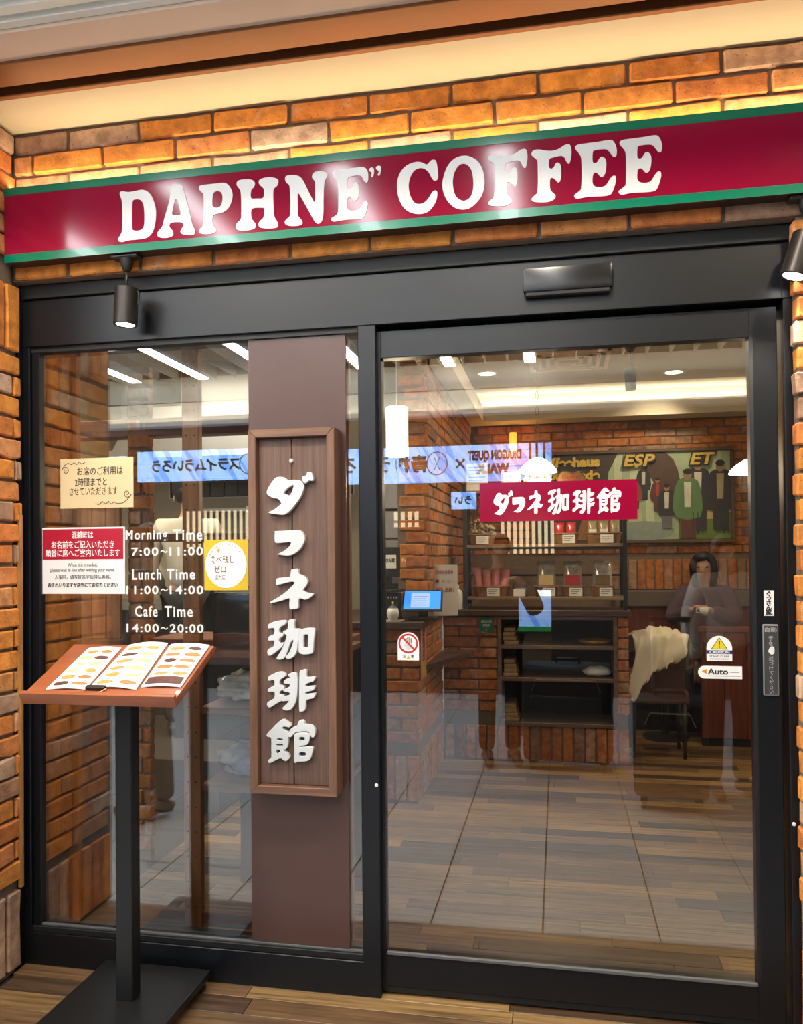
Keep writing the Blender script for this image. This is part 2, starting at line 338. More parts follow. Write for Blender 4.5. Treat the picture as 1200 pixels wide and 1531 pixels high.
# ---- letter outlines in millimetres on the sign plane (x, z)
LETTERS={
 'D':[[[-1481,2769],[-1472,2774],[-1449,2769],[-1424,2770],[-1399,2772],[-1378,2765],[-1361,2746],[-1350,2718],[-1345,2691],[-1348,2652],[-1358,2622],[-1374,2606],[-1391,2601],[-1421,2600],[-1450,2600],[-1471,2596],[-1486,2600],[-1487,2610],[-1477,2625],[-1472,2644],[-1471,2694],[-1473,2737],[-1478,2755]],[[-1433,2734],[-1422,2741],[-1405,2738],[-1393,2722],[-1389,2695],[-1389,2656],[-1394,2639],[-1408,2631],[-1429,2633],[-1435,2644],[-1435,2691]]],
 'A':[[[-1296,2769],[-1286,2778],[-1268,2779],[-1253,2775],[-1244,2762],[-1237,2738],[-1225,2695],[-1217,2660],[-1211,2634],[-1203,2616],[-1204,2601],[-1221,2599],[-1246,2604],[-1255,2613],[-1250,2624],[-1242,2635],[-1250,2645],[-1270,2648],[-1289,2647],[-1296,2640],[-1293,2630],[-1283,2618],[-1283,2604],[-1295,2598],[-1316,2597],[-1337,2603],[-1341,2615],[-1333,2626],[-1322,2638],[-1314,2665],[-1303,2698],[-1295,2728],[-1291,2751]],[[-1271,2728],[-1276,2719],[-1282,2696],[-1286,2678],[-1274,2672],[-1258,2672],[-1254,2677],[-1258,2694],[-1265,2720]]],
 'P':[[[-1186,2760],[-1182,2765],[-1159,2767],[-1123,2767],[-1097,2767],[-1081,2759],[-1069,2741],[-1065,2722],[-1069,2700],[-1081,2678],[-1101,2666],[-1128,2662],[-1136,2656],[-1138,2636],[-1134,2622],[-1125,2610],[-1128,2600],[-1144,2597],[-1164,2597],[-1183,2603],[-1185,2615],[-1174,2625],[-1170,2640],[-1169,2686],[-1170,2732],[-1176,2742],[-1185,2752]],[[-1133,2736],[-1119,2741],[-1106,2735],[-1101,2722],[-1102,2703],[-1109,2688],[-1123,2684],[-1135,2689],[-1138,2698],[-1137,2721]]],
 'H':[[[-1050,2756],[-1044,2769],[-1020,2771],[-996,2767],[-985,2756],[-989,2741],[-998,2733],[-999,2706],[-978,2702],[-957,2702],[-952,2719],[-955,2735],[-970,2751],[-966,2766],[-935,2770],[-909,2763],[-902,2753],[-907,2738],[-919,2727],[-920,2689],[-918,2640],[-910,2623],[-904,2609],[-908,2598],[-936,2597],[-967,2603],[-973,2615],[-967,2626],[-955,2636],[-952,2665],[-969,2670],[-990,2671],[-999,2663],[-998,2638],[-990,2626],[-983,2614],[-988,2601],[-1017,2597],[-1048,2602],[-1054,2616],[-1048,2626],[-1036,2637],[-1034,2655],[-1034,2700],[-1036,2732],[-1042,2743]]],
 'N':[[[-878,2757],[-874,2768],[-850,2769],[-827,2761],[-813,2742],[-795,2704],[-777,2671],[-774,2689],[-774,2725],[-775,2740],[-785,2755],[-778,2770],[-758,2773],[-735,2765],[-732,2754],[-740,2739],[-744,2717],[-746,2677],[-747,2633],[-752,2607],[-764,2598],[-777,2607],[-796,2642],[-814,2675],[-832,2706],[-835,2695],[-835,2659],[-834,2632],[-824,2618],[-819,2606],[-828,2598],[-856,2598],[-877,2605],[-880,2616],[-870,2626],[-862,2635],[-860,2670],[-861,2711],[-864,2736],[-874,2746]]],
 'E':[[[-717,2759],[-712,2767],[-684,2770],[-644,2772],[-612,2771],[-599,2763],[-594,2747],[-595,2725],[-601,2719],[-610,2729],[-617,2741],[-630,2746],[-653,2744],[-663,2738],[-665,2712],[-660,2704],[-649,2708],[-642,2721],[-633,2723],[-626,2710],[-625,2688],[-629,2671],[-638,2663],[-647,2666],[-654,2675],[-660,2676],[-665,2668],[-666,2646],[-661,2634],[-645,2630],[-624,2635],[-611,2654],[-602,2660],[-596,2650],[-600,2629],[-609,2607],[-623,2600],[-654,2602],[-686,2602],[-709,2600],[-719,2605],[-718,2613],[-702,2622],[-696,2637],[-695,2690],[-698,2726],[-707,2745]]],
 'Q1':[[[-590,2763],[-581,2767],[-574,2760],[-576,2741],[-581,2735],[-584,2739],[-582,2750],[-589,2756]]],
 'Q2':[[[-567,2767],[-558,2770],[-551,2765],[-553,2745],[-557,2738],[-562,2741],[-558,2752],[-566,2759]]],
 'C':[[[-498,2690],[-496,2718],[-484,2745],[-463,2763],[-435,2770],[-415,2766],[-399,2758],[-387,2769],[-377,2771],[-369,2765],[-365,2741],[-363,2717],[-367,2705],[-377,2704],[-385,2715],[-395,2734],[-409,2746],[-425,2749],[-443,2741],[-456,2718],[-460,2694],[-456,2666],[-444,2641],[-428,2632],[-410,2635],[-396,2647],[-384,2665],[-374,2671],[-367,2666],[-368,2646],[-376,2627],[-392,2608],[-412,2600],[-436,2601],[-461,2611],[-481,2631],[-494,2662]]],
 'O':[[[-350,2688],[-345,2715],[-333,2745],[-311,2767],[-284,2774],[-260,2769],[-237,2753],[-221,2726],[-215,2694],[-216,2667],[-224,2640],[-242,2618],[-262,2604],[-285,2601],[-309,2609],[-332,2631],[-346,2660]],[[-316,2688],[-314,2712],[-304,2736],[-290,2748],[-274,2747],[-260,2734],[-253,2714],[-250,2686],[-252,2659],[-261,2638],[-277,2629],[-291,2632],[-305,2644],[-313,2664]]],
 'F':[[[-202,2755],[-196,2767],[-178,2768],[-155,2762],[-136,2760],[-117,2764],[-101,2773],[-88,2775],[-81,2768],[-79,2747],[-83,2722],[-88,2715],[-95,2723],[-100,2735],[-111,2742],[-136,2739],[-147,2734],[-149,2713],[-142,2704],[-133,2709],[-127,2720],[-119,2721],[-112,2711],[-111,2684],[-114,2665],[-120,2659],[-127,2666],[-135,2674],[-143,2675],[-146,2664],[-145,2640],[-137,2628],[-129,2619],[-133,2608],[-149,2601],[-172,2601],[-197,2606],[-203,2615],[-195,2624],[-186,2633],[-183,2664],[-183,2714],[-184,2734],[-193,2745]]],
 'E2':[[[68,2760],[74,2770],[100,2772],[137,2773],[167,2775],[181,2772],[190,2756],[193,2737],[190,2723],[182,2723],[175,2733],[164,2746],[148,2749],[128,2748],[121,2743],[120,2714],[127,2708],[134,2711],[142,2723],[149,2726],[159,2717],[161,2698],[158,2676],[151,2664],[143,2665],[136,2674],[129,2679],[121,2674],[119,2649],[126,2636],[143,2632],[159,2636],[171,2654],[180,2663],[188,2661],[189,2646],[181,2620],[172,2606],[153,2603],[113,2605],[91,2604],[72,2602],[64,2609],[65,2616],[82,2628],[85,2641],[87,2679],[86,2725],[81,2741]]],
}
GLYPHS={
 'da':[[[[-977,1717],[-971,1735],[-956,1756],[-941,1770],[-916,1770],[-901,1759],[-881,1760],[-858,1757],[-845,1746],[-844,1728],[-855,1700],[-874,1675],[-893,1654],[-915,1641],[-938,1642],[-972,1649],[-949,1660],[-928,1676],[-925,1681],[-937,1696],[-952,1698],[-968,1706]],[[-915,1715],[-905,1729],[-892,1737],[-881,1742],[-882,1730],[-888,1715],[-897,1706],[-907,1711]]],[[[-850,1767],[-843,1772],[-834,1774],[-832,1783],[-825,1785],[-817,1782],[-812,1770],[-810,1757],[-816,1754],[-825,1756],[-830,1751],[-838,1746],[-843,1749],[-849,1758]]]],
 'fu':[[[[-948,1583],[-947,1585],[-912,1586],[-862,1587],[-847,1575],[-841,1560],[-847,1539],[-860,1521],[-881,1506],[-905,1500],[-937,1505],[-939,1506],[-916,1517],[-897,1532],[-891,1541],[-894,1547],[-920,1545],[-944,1544],[-949,1553],[-949,1572]]]],
 'ne':[[[[-891,1452],[-883,1456],[-866,1456],[-863,1439],[-850,1434],[-837,1425],[-832,1411],[-839,1397],[-849,1384],[-835,1375],[-813,1372],[-824,1358],[-843,1351],[-863,1356],[-865,1333],[-867,1322],[-888,1318],[-898,1322],[-898,1343],[-899,1356],[-921,1349],[-963,1339],[-967,1343],[-951,1352],[-921,1370],[-899,1388],[-882,1404],[-880,1409],[-887,1413],[-913,1408],[-942,1401],[-945,1408],[-943,1423],[-921,1427],[-896,1430]]]],
 'ka':[[[[-975,1252],[-973,1267],[-952,1276],[-922,1281],[-910,1277],[-913,1268],[-928,1259],[-934,1253],[-934,1238],[-920,1237],[-922,1226],[-934,1219],[-934,1203],[-921,1205],[-924,1192],[-945,1174],[-968,1159],[-977,1163],[-978,1177],[-968,1186],[-956,1192],[-955,1211],[-973,1210],[-975,1220],[-969,1227],[-954,1233],[-954,1254]]],[[[-903,1278],[-892,1284],[-880,1282],[-881,1253],[-864,1253],[-866,1232],[-870,1200],[-872,1179],[-882,1159],[-897,1150],[-910,1151],[-912,1158],[-900,1171],[-889,1196],[-885,1214],[-896,1203],[-908,1171],[-917,1153],[-932,1146],[-946,1151],[-932,1171],[-917,1203],[-909,1228],[-920,1237],[-920,1244],[-905,1251]]],[[[-866,1239],[-859,1250],[-833,1255],[-812,1254],[-809,1245],[-813,1204],[-815,1176],[-822,1168],[-845,1165],[-861,1168],[-867,1177],[-867,1203]],[[-848,1227],[-845,1233],[-834,1233],[-832,1229],[-834,1190],[-838,1188],[-848,1189],[-849,1197]]]],
 'hi':[[[[-976,1077],[-974,1089],[-950,1102],[-929,1106],[-916,1100],[-914,1091],[-931,1080],[-934,1074],[-934,1061],[-920,1057],[-920,1046],[-933,1040],[-934,1028],[-920,1028],[-924,1010],[-947,997],[-969,983],[-979,987],[-980,1000],[-958,1013],[-954,1018],[-954,1036],[-975,1036],[-977,1046],[-957,1058],[-954,1061],[-955,1077],[-972,1074]]],[[[-905,1096],[-893,1103],[-878,1102],[-871,1086],[-872,1044],[-877,1008],[-889,985],[-902,975],[-917,975],[-926,982],[-913,995],[-903,1007],[-924,1005],[-928,1010],[-922,1021],[-901,1027],[-901,1036],[-920,1039],[-921,1046],[-901,1055],[-900,1064],[-918,1066],[-920,1074],[-912,1081],[-897,1086]]],[[[-864,1104],[-858,1112],[-845,1115],[-838,1108],[-838,1089],[-816,1091],[-809,1087],[-816,1075],[-840,1067],[-840,1058],[-816,1061],[-810,1057],[-816,1045],[-841,1039],[-841,1032],[-812,1036],[-807,1034],[-816,1018],[-840,1012],[-842,988],[-848,975],[-861,972],[-866,976],[-866,1037]]]],
 'kan':[[[[-983,891],[-966,909],[-940,935],[-923,944],[-906,934],[-894,926],[-902,917],[-921,920],[-925,912],[-906,902],[-902,894],[-904,885],[-907,854],[-914,843],[-925,839],[-914,833],[-901,819],[-905,808],[-916,802],[-927,807],[-935,811],[-959,799],[-973,793],[-978,798],[-976,805],[-967,813],[-967,845],[-967,879],[-979,882]],[[-944,878],[-927,878],[-927,873],[-945,872]],[[-947,859],[-927,860],[-927,854],[-947,854]],[[-948,839],[-935,839],[-940,829],[-948,828]]],[[[-904,893],[-900,908],[-887,919],[-874,923],[-870,937],[-861,943],[-850,941],[-845,929],[-828,928],[-813,918],[-810,904],[-814,888],[-823,886],[-830,899],[-839,906],[-869,903],[-884,898],[-895,885],[-904,885]]],[[[-884,892],[-876,899],[-850,902],[-834,900],[-828,893],[-832,871],[-840,860],[-858,856],[-866,852],[-836,854],[-819,852],[-821,833],[-829,811],[-844,804],[-870,802],[-881,797],[-886,804],[-886,841],[-885,873]],[[-865,885],[-849,885],[-849,875],[-865,874]],[[-866,833],[-845,834],[-847,822],[-866,822]]]],
}
# ---------------------------------------------------------------- bricks
def brick_mesh(name, L, D, H, seed, bev=0.005):
    rnd = random.Random(seed); bm = B()
    box(bm, -L / 2, L / 2, -D / 2, D / 2, -H / 2, H / 2)
    bmesh.ops.subdivide_edges(bm, edges=[e for e in bm.edges if abs(e.verts[0].co.x - e.verts[1].co.x) > L * 0.5], cuts=2)
    for v in bm.verts:
        v.co += Vector((rnd.uniform(-1, 1) * 0.0025, rnd.uniform(-1, 1) * 0.0025, rnd.uniform(-1, 1) * 0.0028))
    es = [e for e in bm.edges if len(e.link_faces) == 2 and e.calc_face_angle(0) > 0.8]
    bmesh.ops.bevel(bm, geom=es, offset=bev, segments=1, affect='EDGES')
    bmesh.ops.recalc_face_normals(bm, faces=bm.faces)
    me = bpy.data.meshes.new(name); bm.to_mesh(me); bm.free()
    for p in me.polygons: p.use_smooth = False
    return me
BR_L, BR_H, BR_D = 0.268, 0.066, 0.05
BM_FULL = [brick_mesh('brick', BR_L, BR_D, BR_H, i) for i in range(7)]
BM_HALF = [brick_mesh('brick', BR_L / 2, BR_D, BR_H, 40 + i) for i in range(5)]
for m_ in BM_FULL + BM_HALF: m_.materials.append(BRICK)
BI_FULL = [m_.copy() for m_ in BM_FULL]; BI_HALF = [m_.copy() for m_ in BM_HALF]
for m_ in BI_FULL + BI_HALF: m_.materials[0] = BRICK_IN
brnd = random.Random(3)
def lay(parent, c, length, face, inside=False, soldier=False, height=BR_H):
    full, half = (BI_FULL, BI_HALF) if inside else (BM_FULL, BM_HALF)
    short = length < 0.19
    me = brnd.choice(half if short else full)
    o = bpy.data.objects.new('brick', me); COL.objects.link(o); o.parent = parent
    nominal = BR_L / 2 if short else BR_L
    o.scale = (length / nominal, 1, height / BR_H)
    rz = {'-Y': 0, '+X': math.pi / 2, '-X': -math.pi / 2}[face] + brnd.uniform(-0.008, 0.008)
    out = {'-Y': Vector((0, -1, 0)), '+X': Vector((1, 0, 0)), '-X': Vector((-1, 0, 0))}[face]
    p = Vector(c) + out * brnd.uniform(-0.004, 0.005)
    o.location = p - wpos(parent)
    if soldier: o.rotation_euler = (0, math.pi / 2, rz) if face == '-Y' else (0, math.pi / 2, rz)
    else: o.rotation_euler = (0, brnd.uniform(-0.006, 0.006), rz)
    return o
def courses(parent, face, plane, a0, a1, ztop, zbot, inside=False, phase=0.0, pitch=0.0768, plen=0.28, skip=None):
    """running bond on a vertical plane; the brick faces stand at 'plane'; a runs along X (face -Y) or Y (face +-X)"""
    k = 0; z = ztop
    while z - BR_H > zbot - 0.012:
        off = phase + (plen / 2 if k % 2 else 0.0)
        a = a0 - ((a0 - off) % plen)
        while a < a1 - 0.012:
            l0, l1 = max(a, a0), min(a + plen - 0.012, a1)
            if l1 - l0 > 0.03:
                cz = z - BR_H / 2; ca = (l0 + l1) / 2
                if not (skip and skip(ca, cz, l0, l1)):
                    if face == '-Y': lay(parent, (ca, plane + BR_D / 2, cz), l1 - l0, face, inside)
                    elif face == '+X': lay(parent, (plane - BR_D / 2, ca, cz), l1 - l0, face, inside)
                    else: lay(parent, (plane + BR_D / 2, ca, cz), l1 - l0, face, inside)
            a += plen
        z -= pitch; k += 1
def soldiers(parent, face, plane, a0, a1, z0, z1, inside=False, pitch=0.078):
    n = max(1, round((a1 - a0) / pitch)); p = (a1 - a0) / n
    for i in range(n):
        ca = a0 + (i + 0.5) * p
        if face == '-Y': lay(parent, (ca, plane + BR_D / 2, (z0 + z1) / 2), z1 - z0 - 0.008, face, inside, True, p - 0.011)
        elif face == '+X': lay(parent, (plane - BR_D / 2, ca, (z0 + z1) / 2), z1 - z0 - 0.008, face, inside, True, p - 0.011)
        else: lay(parent, (plane + BR_D / 2, ca, (z0 + z1) / 2), z1 - z0 - 0.008, face, inside, True, p - 0.011)
def wallmass(name, label, bx, matl=None):
    bm = B()
    for b in bx: box(bm, *b)
    o = fin(name, bm, matl or MORTAR)
    return tag(o, label, 'wall', kind='structure')

# brick face of the shop front above the doors
w = wallmass('wall_front', 'orange brick wall above the doors, half covered by the long crimson sign', [(-2.3, 1.4, -0.047, 0.14, 2.517, 3.10)])
courses(w, '-Y', -0.06, -1.94, 1.3, 3.047, 2.50, phase=-1.72 + 0.28)
w = wallmass('wall_right', 'strip of brick wall right of the sliding door', [(0.722, 1.4, -0.047, 0.14, 0.0, 2.517)])
courses(w, '-Y', -0.06, 0.712, 1.3, 2.503, 0.30, phase=0.86)
soldiers(w, '-Y', -0.06, 0.712, 1.3, 0.012, 0.29)
w = wallmass('wall_left', 'brick return wall at the left edge, running towards the viewer', [(-2.3, -1.953, -0.52, -0.06, 0.0, 3.10), (-2.3, -1.96, -0.06, -0.03, 0, 3.1)])
courses(w, '+X', -1.94, -0.51, -0.058, 3.047, 2.56, phase=-0.20)
soldiers(w, '+X', -1.94, -0.51, -0.03, 2.255, 2.50)
courses(w, '+X', -1.94, -0.51, -0.03, 2.24, 0.31, phase=-0.20)
soldiers(w, '+X', -1.94, -0.51, -0.03, 0.012, 0.295)
GOLDWOOD = wood('golden_wood', (0.33, 0.155, 0.035), (0.46, 0.24, 0.06), 'Z', 10, 4, 0.45)
bm = B(); box(bm, -1.946, -1.931, -0.046, -0.030, 0.30, 1.66, 0.002); tag(fin('trim_1', bm, GOLDWOOD), 'golden wooden corner bead between left bricks and black frame', 'trim', kind='structure')

# ---------------------------------------------------------------- floors
PLANKS = [wood('plank_tan', (0.25, 0.145, 0.055), (0.36, 0.225, 0.095), 'X', 22, 2.6, 0.42, 0.3, bump=0.1, dark=0.22),
          wood('plank_brown', (0.14, 0.075, 0.034), (0.25, 0.145, 0.062), 'X', 22, 2.6, 0.42, 0.25, bump=0.1, dark=0.3),
          wood('plank_dark', (0.065, 0.036, 0.020), (0.14, 0.08, 0.04), 'X', 22, 2.6, 0.42, 0.25, bump=0.1, dark=0.35)]
def plank_mesh(L, W, m):
    bm = B(); box(bm, -L / 2, L / 2, -W / 2, W / 2, -0.012, 0.0, 0.0012)
    me = bpy.data.meshes.new('plank'); bm.to_mesh(me); bm.free(); me.materials.append(m); return me
PM = [plank_mesh(0.9, 0.098, m) for m in PLANKS]
prn = random.Random(11)
def planks(parent, x0, x1, y0, y1, wd=0.1, ln=0.902):
    y = y0
    while y < y1 - 0.01:
        x = x0 - prn.uniform(0, ln)
        w_ = min(wd, y1 - y)
        while x < x1 - 0.01:
            l0, l1 = max(x, x0), min(x + ln, x1)
            if l1 - l0 > 0.02:
                o = bpy.data.objects.new('plank', prn.choices(PM, (5, 4, 2))[0]); COL.objects.link(o); o.parent = parent
                o.location = Vector(((l0 + l1) / 2, y + w_ / 2, 0.0)) - wpos(parent); o.scale = ((l1 - l0 - 0.002) / 0.9, (w_ - 0.002) / 0.098, 1)
            x += ln
        y += wd
SUB = mat('subfloor', (0.03, 0.02, 0.014), 0.9)
bm = B(); box(bm, -2.0, 1.4, -0.47, 0.0, -0.05, -0.010); f = tag(fin('floor_entrance', bm, SUB), 'worn brown wood plank floor in front of the shop', 'floor', kind='structure')
planks(f, -1.95, 1.4, -0.47, 0.0)
bm = B(); box(bm, -3.7, 2.3, 0.0, 5.1, -0.05, -0.010); f = tag(fin('floor_shop', bm, SUB), 'brown wood plank floor inside the shop', 'floor', kind='structure')
planks(f, -1.95, 1.9, 0.0, 4.9)
TILE = mat('grey_stone_tile', (0.355, 0.36, 0.37), 0.5, var=0.26, scale=55, bump=0.05, orand=0.06)
GROUT = mat('dark_grout', (0.03, 0.03, 0.03), 0.9)
bm = B(); box(bm, -6.0, 4.0, -5.9, -0.47, -0.05, -0.008); f = tag(fin('floor_corridor', bm, GROUT), 'grey stone tiled floor of the arcade in front of the shop', 'floor', kind='structure')
bm = B(); box(bm, -0.2215, 0.2215, -0.2215, 0.2215, -0.02, 0, 0.001); tm = bpy.data.meshes.new('tile'); bm.to_mesh(tm); bm.free(); tm.materials.append(TILE)
for i in range(22):
    for j in range(12):
        o = bpy.data.objects.new('tile', tm); link(o, f); o.location = (-5.7 + 0.45 * i + 0.0, -0.70 - 0.45 * j, 0)

# ---------------------------------------------------------------- exterior ceiling and mouldings
CREAM = mat('cream_soffit', (0.66, 0.57, 0.38), 0.75, var=0.03)
COPPER = mat('brushed_copper', (0.26, 0.115, 0.045), 0.42, metal=0.7, var=0.12, scale=3, bump=0.0)
TAN = mat('tan_panel', (0.72, 0.55, 0.42), 0.6, var=0.03)
OFFW = mat('ivory_moulding', (0.88, 0.85, 0.75), 0.6, var=0.03)
def struct(name, label, cat, boxes, m, bev=0.0):
    bm = B()
    for b in boxes: box(bm, *b, bev)
    return tag(fin(name, bm, m), label, cat, kind='structure')
struct('ceiling_soffit', 'cream plaster soffit above the top brick course', 'ceiling', [(-2.3, 2.2, -0.268, -0.04, 3.06, 3.12)], CREAM)
struct('trim_2', 'thin copper lip along the front of the cream soffit', 'trim', [(-2.3, 2.2, -0.292, -0.268, 3.05, 3.12)], COPPER, 0.003)
struct('trim_3', 'brushed copper band along the edge of the shutter slot', 'trim', [(-2.3, 2.2, -0.445, -0.335, 3.052, 3.12)], COPPER, 0.002)
struct('trim_4', 'dark shutter slot between the two copper strips', 'trim', [(-2.3, 2.2, -0.34, -0.285, 3.10, 3.14)], BLACK2)
struct('trim_5', 'plain tan ceiling panel in front of the copper band', 'trim', [(-2.3, 2.2, -0.562, -0.445, 3.062, 3.12)], TAN)
struct('trim_6', 'stepped ivory ceiling moulding at the top left corner', 'trim', [(-2.3, 2.2, -0.592, -0.562, 3.074, 3.14), (-2.3, 2.2, -0.606, -0.592, 3.092, 3.16), (-2.3, 2.2, -0.64, -0.606, 3.082, 3.18), (-2.3, 2.2, -0.654, -0.64, 3.12, 3.22), (-2.3, 2.2, -0.74, -0.654, 3.10, 3.30)], OFFW, 0.002)
struct('ceiling_drop', 'white bulkhead beside the stepped moulding', 'ceiling', [(-6.0, 4.0, -0.80, -0.74, 3.14, 3.62)], WHITE)
# arcade ceiling with louvre blades and light strips (seen mirrored in the glass)
CEILD = mat('arcade_ceiling', (0.34, 0.30, 0.24), 0.9, var=0.05)
c = struct('ceiling_corridor', 'brown arcade ceiling carrying louvre blades, mirrored in the glass', 'ceiling', [(-6.0, 4.0, -5.9, -0.74, 3.68, 3.74)], CEILD)
LOUV = mat('louvre_blade', (0.42, 0.38, 0.32), 0.7)
bm = B(); box(bm, -0.006, 0.006, -5.8, -0.8, 3.53, 3.68); lm = bpy.data.meshes.new('louvre_blade'); bm.to_mesh(lm); bm.free(); lm.materials.append(LOUV)
for i in range(40):
    x = -5.9 + i * 0.235
    if min(abs(x - s) for s in STRIP_X) > 0.09:
        o = bpy.data.objects.new('louvre_blade', lm); link(o, c); o.location = (x, 0, 0)
STRIP = emit_mat('strip_diffuser', (0.93, 0.97, 1.0), STRIP_EMIT)
for i, x in enumerate(STRIP_X):
    place = ['leftmost', 'second', 'third', 'fourth', 'fifth', 'rightmost'][i]
    t = thing('ceiling_light', 'long white light strip in the arcade ceiling, %s of six' % place, 'light', (x, -3.3, 3.50), 'arcade light strips')
    bm = B(); box(bm, x - 0.065, x + 0.065, -5.72, -0.98, 3.512, 3.68); fin('housing', bm, WHITE, t)
    bm = B(); box(bm, x - 0.055, x + 0.055, -5.70, -1.0, 3.50, 3.512); fin('diffuser', bm, STRIP, t)
# ---------------------------------------------------------------- black shop front: header, posts, fixed pane, sliding door
DK = 1.011   # the leaf stands 3 cm behind the frame face
t = thing('trim_7', 'black metal header beam across the top of both doors', 'trim', (-0.6, 0.0, 2.285), kind='structure')
bm = B(); box(bm, -1.96, 0.735, 0.0, 0.14, 2.287, 2.462, 0.002); fin('cover_panel', bm, BLACK, t)
bm = B(); box(bm, -1.96, 0.735, -0.012, 0.14, 2.464, 2.514, 0.002); fin('top_cap', bm, BLACK2, t)
bm = B(); box(bm, 0.690, 0.6925, -0.0008, 0.0, 2.287, 2.462); fin('joint', bm, BLACK2, t)
t = thing('trim_8', 'black metal post between fixed window and sliding door', 'trim', (-0.632, 0.0, 0.0), kind='structure')
bm = B(); box(bm, -0.665, -0.602, 0.0, 0.14, 0.0, 2.287, 0.0025); fin('post_cover', bm, BLACK, t)
bm = B(); lathe(bm, [(0.006, 0.0), (0.006, -0.003), (0.003, -0.004)], (-0.612, 0.0, 0.72), 12, 'Y'); fin('screw', bm, WHITE, t)
t = thing('trim_9', 'black metal jamb against the left bricks', 'trim', (-1.93, 0.0, 0.0), kind='structure')
bm = B(); box(bm, -1.975, -1.925, 0.0, 0.046, 0.0, 2.287, 0.003); box(bm, -1.975, -1.952, -0.030, 0.0, 0.0, 2.50, 0.002); fin('jamb', bm, BLACK, t)
bm = B(); box(bm, -1.925, -1.893, 0.014, 0.046, 0.0, 2.287, 0.003); fin('jamb_stop', bm, BLACK, t)
t = thing('trim_10', 'black metal jamb against the right bricks', 'trim', (0.71, 0.0, 0.0), kind='structure')
bm = B(); box(bm, 0.696, 0.74, 0.0, 0.14, 0.0, 2.287, 0.003); fin('jamb', bm, BLACK, t)
bm = B(); lathe(bm, [(0.006, 0.0), (0.006, -0.003), (0.003, -0.004)], (0.704, 0.0, 0.66), 12, 'Y'); fin('screw', bm, WHITE, t)
t = thing('window_1', 'tall fixed shop window left of the sliding door', 'window', (-1.28, 0.03, 0.0), kind='structure')
bm = B(); box(bm, -1.93, -0.66, 0.0, 0.12, 0.0, 0.118, 0.002); fin('bottom_rail', bm, BLACK, t)
bm = B(); box(bm, -1.93, -0.66, 0.006, 0.10, 0.118, 0.140, 0.002); fin('sill_strip', bm, BLACK2, t)
bm = B(); box(bm, -1.90, -0.66, 0.018, 0.03, 0.138, 0.1465, 0.001); fin('glazing_bead', bm, GREYBEAD, t)
bm = B(); box(bm, -1.93, -0.66, 0.03, 0.038, 0.135, 2.287); fin('glass_pane', bm, GLASS, t)
bm = B(); box(bm, -1.93, -0.66, 0.012, 0.10, 2.268, 2.289); fin('top_gasket', bm, BLACK2, t)
t = thing('door_1', 'sliding glass door with a black metal frame', 'door', (0.04, 0.03, 0.0), kind='structure')
bm = B(); box(bm, 0.601, 0.684, 0.03, 0.075, 0.012, 2.272, 0.002); fin('stile', bm, BLACK, t)
bm = B(); box(bm, 0.601, 0.612, 0.028, 0.03, 0.15, 2.178); fin('glazing_bead', bm, BLACK2, t)
bm = B(); box(bm, -0.640, -0.590, 0.03, 0.075, 0.012, 2.272, 0.002); fin('stile', bm, BLACK, t)
bm = B(); box(bm, -0.592, 0.603, 0.03, 0.075, 2.178, 2.272, 0.002); fin('top_rail', bm, BLACK, t)
bm = B(); box(bm, -0.592, 0.603, 0.03, 0.075, 0.030, 0.140, 0.002); fin('bottom_rail', bm, BLACK, t)
bm = B(); box(bm, -0.592, 0.603, 0.034, 0.072, 0.008, 0.030, 0.001); fin('kick_strip', bm, BLACK2, t)
bm = B(); box(bm, -0.585, 0.600, 0.022, 0.034, 0.139, 0.149, 0.001); fin('glazing_bead', bm, GREYBEAD, t)
bm = B(); box(bm, -0.595, 0.606, 0.046, 0.054, 0.135, 2.182); fin('glass_pane', bm, GLASS, t)
bm = B(); box(bm, -0.60, 0.69, 0.08, 0.135, 2.255, 2.287); fin('track', bm, BLACK2, t)
# door sensor on the header
t = thing('door_sensor', 'flat black motion sensor box on the header above the sliding door', 'sensor', (0.04, 0.0, 2.35))
bm = B(); box(bm, -0.101, 0.182, -0.030, 0.0, 2.352, 2.432, 0.008, 2); fin('housing', bm, mat('sensor_black', (0.010, 0.010, 0.011), 0.25, var=0.05), t, 30)
bm = B(); box(bm, -0.094, 0.175, -0.028, 0.0, 2.338, 2.353, 0.003); fin('lens_strip', bm, BLACK2, t)

# ---------------------------------------------------------------- long shop sign
t = thing('shop_sign', 'long crimson sign with green edges and white lettering above the doors', 'sign', (-0.6, -0.12, 2.56))
SX0, SX1 = -1.936, 1.28
SIGNBODY = mat('sign_case', (0.03, 0.012, 0.010), 0.5)
bm = B(); box(bm, SX0, SX1, -0.118, -0.062, 2.562, 2.826); fin('case', bm, SIGNBODY, t)
bm = B(); box(bm, SX0, SX1, -0.1215, -0.118, 2.560, 2.828); fin('face_panel', bm, SIGNRED, t)
bm = B(); box(bm, SX0, SX1, -0.1225, -0.1216, 2.800, 2.828); fin('edge_strip', bm, GREEN, t)
bm = B(); box(bm, SX0, SX1, -0.1225, -0.1216, 2.560, 2.588); fin('edge_strip', bm, GREEN, t)
def letter(key, dx=0.0):
    loops = [[((x / 1000.0) + dx, z / 1000.0) for x, z in lp] for lp in LETTERS[key]]
    if key in ('E2',) and dx: pass
    flat('letter', loops, -0.1226, 0.0020, LETTERW, t, 3)
for k in ('D', 'A', 'P', 'H', 'N', 'E', 'C', 'O', 'F', 'E2'): letter(k)
letter('F', 0.1353); letter('E2', 0.1337)
flat('quotation_mark', [[(x / 1000.0, z / 1000.0) for x, z in LETTERS['Q1'][0]]], -0.1226, 0.002, LETTERW, t, 3)
flat('quotation_mark', [[(x / 1000.0, z / 1000.0) for x, z in LETTERS['Q2'][0]]], -0.1226, 0.002, LETTERW, t, 3)
